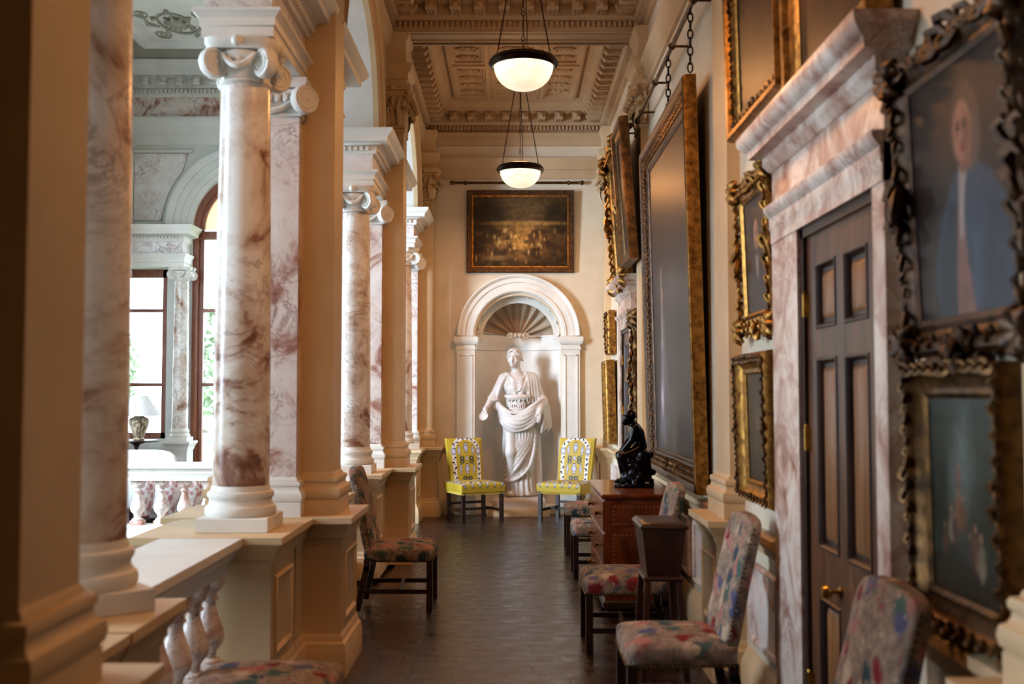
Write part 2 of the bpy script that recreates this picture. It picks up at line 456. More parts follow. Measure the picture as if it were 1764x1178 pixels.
def leaf(mb, p, out, w, h, curl, lean=0.0, n=7, m=5):
    """acanthus leaf standing at p and curling out along out"""
    p = Vector(p); out = Vector(out).normalized(); side = Vector((0, 0, 1)).cross(out).normalized(); vs = []
    for j in range(n + 1):
        t = j / n
        a = max(0.0, (t - .55) / .45) * PI * .95
        if t <= .55: y, z = lean * t * h + .012 * math.sin(t * 6), t / .55 * h * .82
        else:
            y = lean * .55 * h + curl * (1 - math.cos(a)) * .5 * 1.25; z = h * .82 + h * .18 * math.sin(a) - max(0, a - PI / 2) * h * .1
        ww = w * (.62 + .38 * math.sin(PI * min(1, t * 1.15))) * (1 - .55 * max(0, t - .7) / .3) * (1 + .13 * math.sin(t * 20))
        for i in range(m):
            s = i / (m - 1) * 2 - 1
            bow = (abs(s) ** 2) * -.18 * w + (.05 * w if i == m // 2 else 0)
            vs.append(tuple(p + side * s * ww / 2 + out * (y + bow + .02) + Vector((0, 0, z - abs(s) * .06 * h))))
    k = len(vs)
    fs = [(j * m + i, j * m + i + 1, (j + 1) * m + i + 1, (j + 1) * m + i) for j in range(n) for i in range(m - 1)]
    mb.add(vs, fs)
    # back face for thickness
    vb = [tuple(Vector(q) - out * .012 - Vector((0, 0, .004))) for q in vs]
    mb.add(vb, [f[::-1] for f in fs])
def scroll(mb, c, e1, e2, e3, size, flip=1, r=0.008, leaves=True):
    """relief S-scroll with buds lying on a plane"""
    c, e1, e2, e3 = Vector(c), Vector(e1), Vector(e2), Vector(e3)
    pts = []
    for i in range(30):
        a = i / 29 * 3.6 * PI; q = size * .5 * (1 - i / 29 * .85)
        pts.append(c + e1 * q * math.cos(a) * flip + e2 * q * math.sin(a) + e3 * r * .6)
    mb.tube(pts, [r * (1 - .4 * i / 29) for i in range(30)], 5)
    if leaves:
        for i in range(0, 24, 3):
            a = i / 29 * 3.6 * PI; q = size * .5 * (1 - i / 29 * .85) + size * .09
            d = e1 * math.cos(a) * flip + e2 * math.sin(a)
            pc = c + d * q
            mb.tube([pc - d * size * .08, pc + e3 * r, pc + d * size * .06 + e1.cross(e3) * size * .03 * flip], [r * .8, r * 1.7, r * .3], 5)
        for i in range(6):
            a = i * PI / 3; mb.ball(tuple(c + (e1 * math.cos(a) + e2 * math.sin(a)) * size * .1 + e3 * r * .5), r * 1.5, 6, 4)

# ================================================================== THE SETTING
LEDGE = 0.925
CX = -1.455                       # centre line of the arcade
PIERS = (2.48, 6.48, 10.48)
YEND = 14.40                      # end wall of the gallery
XW = 1.335                        # right wall
ZC = 5.25                         # underside of the ceiling cornice
HX0, HX1, HY1, HZ = -6.2, -1.65, 16.1, 6.87   # stair hall

# ---- floor: individual boards
fl = struct('floor')
MB().box(-1.95, -3.2, -0.16, XW + .1, YEND, -0.035).build('subfloor', M_DARK, fl)
rnd = random.Random(3)
def plank(x0, x1, y0, y1):
    g = 0.0009; z = rnd.uniform(-.0008, 0.0); e = .0008
    m = MB()
    cx, cy = (x0 + x1) / 2, (y0 + y1) / 2; hx, hy = (x1 - x0) / 2 - g, (y1 - y0) / 2 - g
    m.sweep(rect(-hx, -hy, hx, hy), [(0, -.034), (0, z - e), (-e, z)], cap0=False)
    o = m.build('plank', M_FLOOR, fl); o.location = (cx, cy, 0)
y = 1.9
w = 0.132
i = 0
while y < YEND - .01:
    y1 = min(y + w, YEND)
    s = (-0.60, .10, 0.72, 0.42)[i % 4] + rnd.uniform(-.1, .1)
    xr = XW - .02
    if i % 4 == 0: plank(-0.60, xr, y, y1)
    else:
        plank(-0.60, s if s > -.3 else .35, y, y1); plank(s if s > -.3 else .35, xr, y, y1)
    i += 1; y = y1
for k, (x0, x1) in enumerate(((-0.69, -0.60), (-0.83, -0.69), (-0.97, -0.83), (-1.12, -0.97))):
    cuts = [1.9] + [2.2 + k * .7 + j * 2.6 for j in range(5)] + [YEND]
    for a, b in zip(cuts[:-1], cuts[1:]):
        if b > a: plank(x0, x1, a, b)
MB().box(-0.60, -3.0, -.034, XW - .02, 1.9, 0).box(-1.9, -3.0, -.034, -.6, 1.9, 0).build('near_floor', M_FLOOR, fl)
# floor of the cross gallery that the arcade's last bay opens to
gf = struct('floor')
m = MB()
for a in range(9):
    for b in range(8):
        x0 = -1.12 - .6 * a - .6; y0 = 10.86 + .66 * b
        x1 = min(x0 + .6, -1.12); x0 = max(x0, HX0)
        if x1 - x0 > .02: m.bbox(x0 + .001, y0 + .001, -.1, x1 - .001, min(y0 + .66, HY1) - .001, 0, .004)
m.build('parquet_floor', M_FLOOR, gf)
# the open well of the stair hall
wf = struct('floor'); MB().box(HX0, 2.0, -4.1, -1.9, 10.8, -4.0).build('hall_floor', M_HALL, wf)
ws = struct('wall_front'); m = MB(); m.box(HX0, 10.86, -4.0, -1.9, 10.98, -.1); m.box(-1.95, 2.0, -4, -1.85, 10.9, -.16)
m.build('well_wall', M_HALL, ws)

# ---- end wall with the niche
NX, NR, NS, NZ0 = 0.088, 0.59, 2.41, 0.10
we = struct('wall_back')
MB().archwall((NX, YEND, 0), (1, 0, 0), (0, 1, 0), .18, -1.72 - NX, XW + .16 - NX, 0.0, 5.7, NR, NS).build('plaster', M_WALL, we)
m = MB()   # niche lining: half drum
n = 28; rows = [0.0, NS - .16, NS - .15, NS - .10, NS - .04, NS, NS + .06]; rr = [1.02, 1.02, .985, .985, .94, .93, .95]
vs = []
for z, q in zip(rows, rr):
    for i in range(n + 1):
        a = PI * i / n; vs.append((NX + NR * q * math.cos(a), YEND + .12 + .42 * q * math.sin(a), z))
m.add(vs, [(j * (n + 1) + i, j * (n + 1) + i + 1, (j + 1) * (n + 1) + i + 1, (j + 1) * (n + 1) + i) for j in range(len(rows) - 1) for i in range(n)])
m.box(NX - NR, YEND - .02, 0, NX + NR, YEND + .56, NZ0)
m.build('niche_lining', M_WHITE, we)
MB().box(NX - NR - .2, YEND + .60, 0, NX + NR + .2, YEND + .7, 3.4).build('niche_leak_backing', M_WALL, we)  # unseen backing added to stop outdoor light leaking through the niche
# shell
m = MB(); NF = 19; na, nt = NF * 8, 18; vs = []
for i in range(na + 1):
    a = PI * i / na; fl_ = abs(math.sin(NF * a / 2 * 1.0)); fl_ = math.sqrt(fl_)
    for j in range(nt + 1):
        t = j / nt; r_ = .555 * math.sin(t * PI / 2) * (1 + .045 * (fl_ - .6) * t * 1.3)
        dep = .36 * math.cos(t * PI / 2) ** .8 + .085 * (fl_ - .5) * math.sin(min(1, t * 1.3) * PI * .75)
        vs.append((NX + r_ * math.cos(a), YEND + .16 + dep, NS + .03 + r_ * math.sin(a) * 1.02))
m.add(vs, [(i * (nt + 1) + j, i * (nt + 1) + j + 1, (i + 1) * (nt + 1) + j + 1, (i + 1) * (nt + 1) + j) for i in range(na) for j in range(nt)])
m.build('shell', M_SHELL, we, 60)
m = MB()   # scalloped rim and dome behind
pts = []
for i in range(na + 1):
    a = PI * i / na; fl_ = math.sqrt(abs(math.sin(NF * a / 2))); r_ = .56 * (1 + .06 * (fl_ - .6))
    pts.append((NX + r_ * math.cos(a), YEND + .145, NS + .03 + r_ * math.sin(a) * 1.02))
m.tube(pts, .016, 6)
m.arc((NX, YEND, NS), (1, 0, 0), (0, 0, 1), (0, 1, 0), [(.60, .0), (.60, .19), (.5, .2), (.5, .24), (.62, .24)], 0, PI, 40)
m.build('shell_rim', M_WHITE, we)
m = MB()   # rolled hinge of the shell
m.lathe([(0, -.1), (.035, -.1), (.05, -.085), (.035, -.06), (.045, -.03), (.032, 0), (.045, .03), (.035, .06), (.05, .085), (.035, .1), (0, .1)], n=16,
        M=Matrix.Translation((NX, YEND + .30, NS + .05)) @ Matrix.Rotation(PI / 2, 4, 'Y'))
for s in (-1, 1): volute(m, (NX + s * .11, YEND + .29, NS + .045), (0, -1, 0), .05, .05)
m.build('shell_hinge', M_SHELL, we)
# archivolt, imposts, pilasters of the niche
m = MB()
m.arc((NX, YEND, NS + .03), (1, 0, 0), (0, 0, 1), (0, -1, 0), [(.60, -.02), (.60, .05), (.62, .075), (.66, .075), (.665, .06), (.73, .06), (.735, .08), (.79, .08), (.80, .10), (.825, .12), (.84, .12), (.84, -.02)], 0, PI, 56)
m.build('niche_archivolt', M_WHITE, we)
for s in (-1, 1):
    m = MB(); x0, x1 = sorted((NX + s * .60, NX + s * .845)); y0 = YEND - .06
    m.sweep([(x0, YEND + .01), (x0, y0), (x1, y0), (x1, YEND + .01)], [(0, 0), (.03, 0), (.03, .14), (.02, .17), (0, .19), (0, 2.24), (.012, 2.25), (.012, 2.28), (0, 2.29), (0, 2.31), (.03, 2.33), (.045, 2.37), (.045, 2.42), (.01, 2.44)], closed=False, ends=False)
    m.build('niche_pilaster', M_WHITE, we)
    m = MB()
    for a in ((x0 + .03, .30, x0 + .05, 2.18), (x1 - .05, .30, x1 - .03, 2.18)): m.bbox(a[0], y0 - .012, a[1], a[2], y0 + .004, a[3], .004)
    m.bbox(x0 + .03, y0 - .012, .30, x1 - .03, y0 + .004, .32, .004); m.bbox(x0 + .03, y0 - .012, 2.16, x1 - .03, y0 + .004, 2.18, .004)
    m.build('panel_moulding', M_WHITE, we)
# frieze and entablature across the end wall
m = MB()
m.sweep([(-1.1, YEND), (XW, YEND)], [(0, 4.62), (.03, 4.62), (.03, 4.74), (.05, 4.75), (.05, 4.80), (.08, 4.84), (.10, 4.90), (0, 4.92)], closed=False)
m.sweep([(-1.1, YEND), (XW, YEND)], [(0, 5.08), (.03, 5.09), (.06, 5.16), (.06, 5.2), (.1, 5.25), (0, 5.26)], closed=False)
m.build('entablature', M_CEIL, we)
b1 = struct('baseboard_back'); m = MB()
for x0, x1 in ((-1.1, NX - .86), (NX + .86, XW)):
    m.sweep([(x0, YEND), (x1, YEND)], [(0, 0), (.03, 0), (.03, .16), (.012, .20), (0, .21)], closed=False)
    m.sweep([(x0, YEND), (x1, YEND)], [(0, .84), (.02, .85), (.03, .89), (.05, .90), (.05, .93), (0, .94)], closed=False)
m.build('skirting', M_CREAM, b1)

# ---- right wall
wr = struct('wall_right')
MB().box(XW, -3.2, 0, XW + .15, YEND + .18, 5.75).build('plaster', M_WALL, wr)
m = MB()
m.sweep([(XW, YEND), (XW, -3.0)], [(0, 4.62), (.03, 4.62), (.03, 4.70), (.045, 4.71), (.045, 4.80), (.075, 4.84), (.09, 4.88), (0, 4.89)], closed=False)
m.build('entablature', M_CEIL, wr)
tr = struct('trim_right')
def dado(y0, y1):
    m = MB()
    m.sweep([(XW, y1), (XW, y0)], [(0, .80), (.02, .81), (.03, .85), (.055, .87), (.075, .89), (.075, .925), (0, .935)], closed=False)
    m.build('dado_rail', M_CREAM, tr)
    m = MB()
    m.sweep([(XW, y1), (XW, y0)], [(0, 0), (.05, 0), (.05, .15), (.035, .18), (.02, .22), (0, .23)], closed=False)
    m.build('skirting', M_CREAM, tr)
    w_ = y1 - y0
    if w_ > .6:
        k = max(1, round(w_ / 1.1))
        for q in range(k):
            a = y0 + w_ * q / k + .1; b = y0 + w_ * (q + 1) / k - .1
            m = MB(); P = rect(0, 0, b - a, .44)
            m.sweep(P, [(0, 0), (0, .022), (-.015, .03), (-.03, .022), (-.035, .008), (-.05, .008), (-.05, 0)], cap0=False, cap1=False)
            m.add([(0.05, .05, .006), (b - a - .05, .05, .006), (b - a - .05, .39, .006), (0.05, .39, .006)], [(0, 1, 2, 3)])
            mm = Matrix(((0, 0, -1, XW), (-1, 0, 0, b), (0, 1, 0, .29), (0, 0, 0, 1)))
            MB().merge(m, mm).build('dado_panel', M_PINK, tr)
for a, b in ((-3.0, 3.36), (5.13, 5.95), (6.62, 10.0), (10.65, 10.95), (12.75, 14.0)): dado(a, b)

# ---- left side: near enclosure, hall walls, upper wall with arches
wl = struct('wall_left')
def arcade_bay(y0, y1):
    """upper wall between two pier centres, with the arch springing from the column entablatures"""
    yc = (y0 + y1) / 2; rad = .975; zs = 4.03
    MB().archwall((CX + .205, yc, 0), (0, 1, 0), (-1, 0, 0), .41, y0 - yc, y1 - yc, zs - .02, 5.75, rad, zs, 40).build('arch_wall', M_CREAM, wl)
    m = MB()
    P = [(rad - .005, -.02), (rad - .005, .03), (rad + .03, .045), (rad + .09, .045), (rad + .095, .035), (rad + .15, .035), (rad + .16, .06), (rad + .19, .075), (rad + .20, .06), (rad + .20, 0)]
    m.arc((CX + .205, yc, zs), (0, 1, 0), (0, 0, 1), (1, 0, 0), P, 0, PI, 48)
    m.arc((CX - .205, yc, zs), (0, 1, 0), (0, 0, 1), (-1, 0, 0), P, 0, PI, 48)
    m.build('archivolt', M_CREAM, wl)
    m = MB(); m.arc((CX, yc, zs), (0, 1, 0), (0, 0, 1), (1, 0, 0), [(rad + .01, -.203), (rad - .004, -.203), (rad - .004, .203), (rad + .01, .203)], 0, PI, 48)
    m.build('soffit', M_WHITE, wl)
arcade_bay(2.48, 6.48); arcade_bay(6.48, 10.48); arcade_bay(10.48, 14.40)
m = MB(); m.box(CX - .205, -3.2, 4.0, CX + .205, 2.48, 5.75); m.box(CX - .205, -3.2, 0, CX + .205, 2.28, 4.0); m.build('near_blocking_wall', M_CREAM, wl)  # lower box: unseen solid wall added to keep hall light out
m = MB()
m.sweep([(CX + .205, -3.0), (CX + .205, YEND)], [(0, 5.08), (.02, 5.09), (.05, 5.16), (.05, 5.2), (.07, 5.25), (0, 5.26)], closed=False)
m.build('cornice_fascia', M_CREAM, wl)
wn = struct('wall_front'); m = MB()
m.box(-1.7, -3.2, 0, XW + .15, -3.05, 5.75)
m.build('near_end_wall', M_WALL, wn)
# hall: outer long wall with three tall window openings, light-blocking near wall, upper wall over the arcade
wh = struct('wall_left'); m = MB()
cuts = [(2.0, 3.5), (5.1, 8.0), (9.6, 12.6), (14.2, HY1 + .3)]
for a, b in cuts: m.box(HX0 - .35, a, -4, HX0, b, HZ + .4)
for a, b in ((3.5, 5.1), (8.0, 9.6), (12.6, 14.2)): m.box(HX0 - .35, a, -4, HX0, b, .95); m.box(HX0 - .35, a, 4.85, HX0, b, HZ + .4)
m.box(HX0 - .35, 2.0, -4, HX1, 2.3, HZ + .4)  # unseen near wall, set forward to keep hall light off the nearest arcade
m.box(CX - .205, 2.0, 5.7, CX + .2, HY1 + .3, HZ + .4)
m.box(HX1 - .02, YEND + .15, -.1, HX1 + .2, HY1 + .3, HZ)
m.build('hall_wall', M_HALL, wh)
for k, (a, b) in enumerate(((3.5, 5.1), (8.0, 9.6), (12.6, 14.2))):
    wv = struct('window_%d' % (k + 2)); m = MB()
    for q in (a, (a + b) / 2 - .03, b - .06): m.box(HX0 - .22, q, .95, HX0 - .16, q + .06, 4.85)
    for z in (.95, 2.4, 3.6, 4.79): m.box(HX0 - .21, a, z, HX0 - .17, b, z + .06)
    m.build('window_frame', M_WINWOOD, wv)
    MB().box(HX0 - .193, a, .95, HX0 - .187, b, 4.85).build('pane', M_GLASS, wv)

# ---- hall end wall with the great three-light window
AX, AR, AZ = -4.06, 0.86, 4.20
wb = struct('wall_back')
LX = (AX - 2.05, AX - 1.27, AX + 1.27, AX + 2.05)      # side lights
m = MB()
m.archwall((AX, HY1, 0), (1, 0, 0), (0, 1, 0), .35, HX0 - AX, HX1 - AX, 3.56, HZ + .3, AR + .03, AZ, 40)
for x0, x1 in ((HX0, LX[0]), (LX[1], AX - AR - .06), (AX + AR + .06, LX[2]), (LX[3], HX1)): m.box(x0, HY1, 0, x1, HY1 + .35, 3.56)
for x0, x1 in ((LX[0], LX[1]), (LX[2], LX[3])): m.box(x0, HY1, 0, x1, HY1 + .35, .95)
m.box(AX - AR - .06, HY1 + .0, 0, AX + AR + .06, HY1 + .35, .10)
m.build('plaster', M_HALL, wb)
m = MB()
m.arc((AX, HY1, AZ), (1, 0, 0), (0, 0, 1), (0, -1, 0), [(AR + .02, -.2), (AR + .02, .05), (AR + .10, .06), (AR + .105, .08), (AR + .2, .08), (AR + .205, .10), (AR + .30, .10), (AR + .31, .13), (AR + .40, .15), (AR + .42, .15), (AR + .42, 0)], 0, PI, 56)
m.build('archivolt', M_HALL, wb)
m = MB()   # sunk spandrel panels of veined marble
for s in (-1, 1):
    vs = []; xo = AX + s * 1.80; out = []
    for i in range(15):
        a = R(96 - 84 * i / 14) if s < 0 else R(84 + 84 * i / 14 - 0)
        pass
    x_in = AX + s * .95
    arcp = [(AX + s * (AR + .52) * math.sin(R(q)), AZ + (AR + .52) * math.cos(R(q))) for q in (50, 58, 66, 74, 82, 88)]
    poly = [(AX + s * .98, 5.36), *[(p) for p in arcp if p[0] * s <= xo * s], (arcp[-1][0], AZ + .12), (xo, AZ + .12), (xo, 5.36)]
    if s > 0: poly = poly[::-1]
    k = len(poly)
    m.add([(x, HY1 - .03, z) for x, z in poly] + [(x, HY1 + .01, z) for x, z in poly], [tuple(range(k))] + [(i, i + k, (i + 1) % k + k, (i + 1) % k) for i in range(k)])
m.build('spandrel_panel', M_PALE, wb)
m = MB()
for s in (-1, 1):
    for a in ((AX + s * 1.84, AZ + .05, 5.42), ):
        x0, x1 = sorted((a[0] - .03, a[0] + .03)); m.bbox(x0, HY1 - .05, a[1], x1, HY1 + .01, a[2], .01)
    x0, x1 = sorted((AX + s * .9, AX + s * 1.87)); m.bbox(x0, HY1 - .05, 5.38, x1, HY1 + .01, 5.43, .01)
    x0, x1 = sorted((AX + s * (AR + .46), AX + s * 1.87)); m.bbox(x0, HY1 - .05, AZ + .05, x1, HY1 + .01, AZ + .10, .01)
m.build('spandrel_frame', M_HALL, wb)
# entablature of the hall: architrave, marble frieze, cornice (returns along the long walls)
hp = [(HX0, 2.0), (HX0, HY1), (HX1 + .0, HY1), (HX1, 10.5)][::-1]
hp = [(HX0, 2.3), (HX0, HY1), (HX1, HY1), (HX1, 11)]
# travel so that the outward (right-hand) side faces into the room
m = MB()
m.sweep(hp, [(0, 5.50), (.03, 5.50), (.03, 5.62), (.045, 5.63), (.045, 5.78), (.08, 5.83), (.10, 5.90), (.10, 5.93), (.01, 5.94)], closed=False, cap0=False, cap1=False)
m.build('architrave', M_HALL, wb)
MB().sweep(hp, [(.0, 5.93), (.02, 5.93), (.02, 6.26), (0, 6.26)], closed=False, cap0=False, cap1=False).build('frieze', M_PINK, wb)
m = MB()
m.sweep(hp, [(0, 6.25), (.04, 6.25), (.05, 6.30), (.05, 6.37), (.09, 6.39), (.09, 6.52), (.26, 6.54), (.28, 6.62), (.33, 6.68), (.36, 6.75), (0, 6.77)], closed=False, cap0=False, cap1=False)
m.build('cornice', M_HALL, wb)
m = MB()
x = HX0 + .06
while x < HX1 - .05: m.box(x, HY1 - .085, 6.305, x + .035, HY1 - .04, 6.365); x += .062
stuff(m.build('dentils', M_HALL, wb))
x = HX0 + .30
while x < HX1 - .1:
    m = MB(); m.bbox(x - .05, HY1 - .23, 6.41, x + .05, HY1 - .08, 6.53, .008); m.tube([(x - .05, HY1 - .215, 6.425), (x + .05, HY1 - .215, 6.425)], .03, 8); m.ball((x, HY1 - .235, 6.47), (.03, .02, .03), 8, 5)
    m.build('modillion', M_HALL, wb); x += .26
y = 15.6
for i in range(6):
    m = MB(); m.bbox(HX0 + .08, y - .05, 6.41, HX0 + .23, y + .05, 6.53, .008); m.tube([(HX0 + .215, y - .05, 6.425), (HX0 + .215, y + .05, 6.425)], .03, 8)
    m.build('modillion', M_HALL, wb); y -= .26
# impost entablatures over the side lights, carried by pilasters and small columns
def window_entab(x0, x1):
    yb = HY1; yf = HY1 - .34; p = [(x0, yb), (x0, yf), (x1, yf), (x1, yb)]
    m = MB()
    m.sweep(p, [(0, 3.56), (.02, 3.56), (.02, 3.62), (.035, 3.63), (.035, 3.69), (.06, 3.73), (.07, 3.76), (0, 3.77)], closed=False)
    m.sweep(p, [(0, 3.94), (.02, 3.94), (.03, 3.98), (.03, 4.02), (.06, 4.03), (.13, 4.05), (.14, 4.10), (.17, 4.14), (.19, 4.18), (0, 4.19)], closed=False)
    m.build('impost_entablature', M_WHITE, wb)
    MB().sweep(p, [(0, 3.76), (.0, 3.95)], closed=False).build('impost_frieze', M_PALE, wb)
    m = MB(); x = x0 + .02
    while x < x1 - .02: m.box(x, yf - .055, 3.99, x + .03, yf - .02, 4.02); x += .052
    stuff(m.build('dentils', M_WHITE, wb))
window_entab(HX0 + .0, AX - .93); window_entab(AX + .93, HX1)
# hall ceiling: cove and panelled flat
ch = struct('ceiling')
m = MB(); n = 10; cv = [(.34 + .26 * (1 - math.cos(i / n * PI / 2)), 6.75 + .12 * math.sin(i / n * PI / 2)) for i in range(n + 1)]
m.sweep(hp, cv, closed=False, ends=False, cap0=False, cap1=False); m.build('cove', M_COVE, ch)
MB().box(HX0 - .2, 2.0, HZ, HX1 + .2, HY1 + .2, HZ + .1).build('flat', M_HALL, ch)
m = MB()
P = [(0, HZ), (0, HZ - .05), (-.05, HZ - .07), (-.08, HZ - .05), (-.11, HZ - .06), (-.14, HZ - .03), (-.17, HZ)]
m.sweep(rect(HX0 + .66, 11.6, HX1 - .66, 15.47), P, cap0=False, cap1=False)
m.sweep(rect(HX0 + .92, 11.9, HX1 - .92, 15.2), [(0, HZ), (0, HZ - .025), (-.025, HZ - .03), (-.04, HZ)], cap0=False, cap1=False)
m.build('panel_frame', M_HALL, ch)
m = MB()
for x, f in ((-4.72, 1), (-3.90, -1), (-2.90, 1)):
    for yy in (14.45, 12.9):
        scroll(m, (x, yy, HZ), (1, 0, 0), (0, 1.55, 0), (0, 0, -1), .66, f, .024)
        m.ball((x, yy, HZ - .02), (.12, .17, .03), 12, 5)
        for q in range(8):
            a = q * PI / 4; d = V(math.cos(a), math.sin(a) * 1.4, 0)
            m.tube([V(x, yy, HZ - .02) + d * .05, V(x, yy, HZ - .05) + d * .13, V(x, yy, HZ - .01) + d * .18], [.02, .04, .008], 6)
        for q in (-1, 1):
            scroll(m, (x + q * .36, yy + .52, HZ), (1, 0, 0), (0, 1.4, 0), (0, 0, -1), .24, -q, .015, False)
            scroll(m, (x + q * .40, yy - .30, HZ), (1, 0, 0), (0, 1.4, 0), (0, 0, -1), .22, q, .015, False)
            m.tube([(x + q * .30, yy + .2, HZ - .01), (x + q * .42, yy + .05, HZ - .03), (x + q * .40, yy - .2, HZ - .01)], [.01, .03, .008], 6)
m.build('plaster_relief', M_COVE, ch)

# ---- the great window itself: oak frames and panes
w1 = struct('window_1')
yf = HY1 + .10
m = MB()
for s in (-1, 1):
    m.bar((AX + s * (AR - .01), yf, .1), (AX + s * (AR - .01), yf, AZ), .09, .14, (0, 1, 0)); m.bar((AX + s * (AR - .09), yf + .02, .1), (AX + s * (AR - .09), yf + .02, AZ), .07, .07, (0, 1, 0))
m.arc((AX, yf, AZ), (1, 0, 0), (0, 0, 1), (0, -1, 0), [(AR - .13, -.04), (AR - .13, .03), (AR - .08, .03), (AR - .07, .07), (AR + .035, .07), (AR + .035, -.04)], 0, PI, 40)
m.bar((AX - AR, yf, AZ - .10), (AX + AR, yf, AZ - .10), .12, .12)
m.build('window_frame', M_WINWOOD, w1)
def mull(a, b, w=.05): MB().bar(a, b, w, .05).build('glazing_bar', M_WINWOOD, w1)
xa, xb = AX - AR + .1, AX + AR - .1
for z, w_ in ((2.93, .10), (1.78, .035)): mull((xa, yf + .02, z), (xb, yf + .02, z), w_)
mull((AX, yf + .02, .1), (AX, yf + .02, AZ - .1), .08)
for z0, z1 in ((.1, 1.78), (1.78, 2.93), (2.93, AZ - .1)):
    for x0, x1 in ((xa, AX), (AX, xb)): MB().box(x0, yf + .028, z0, x1, yf + .034, z1).build('pane', M_GLASS, w1)
m = MB(); m.arc((AX, yf + .03, AZ), (1, 0, 0), (0, 0, 1), (0, -1, 0), [(0.001, 0), (AR - .08, 0), (AR - .08, .006), (0.001, .006)], 0, PI, 32); m.build('roller_blind', M_BLIND, w1)
for x0, x1 in ((LX[0], LX[1]), (LX[2], LX[3])):
    m = MB()
    for x in (x0 + .04, x1 - .04): m.bar((x, yf, .95), (x, yf, 3.56), .08, .12, (0, 1, 0)); 
    m.bar((x0, yf, 3.50), (x1, yf, 3.50), .12, .12); m.bar((x0, yf, .98), (x1, yf, .98), .12, .12)
    m.build('window_frame', M_WINWOOD, w1)
    for z, w_ in ((2.93, .11), (1.78, .035)): mull((x0 + .06, yf + .02, z), (x1 - .06, yf + .02, z), w_)
    for z0, z1 in ((.98, 1.78), (1.78, 2.93), (2.93, 3.5)): MB().box(x0 + .06, yf + .028, z0, x1 - .06, yf + .034, z1).build('pane', M_GLASS, w1)

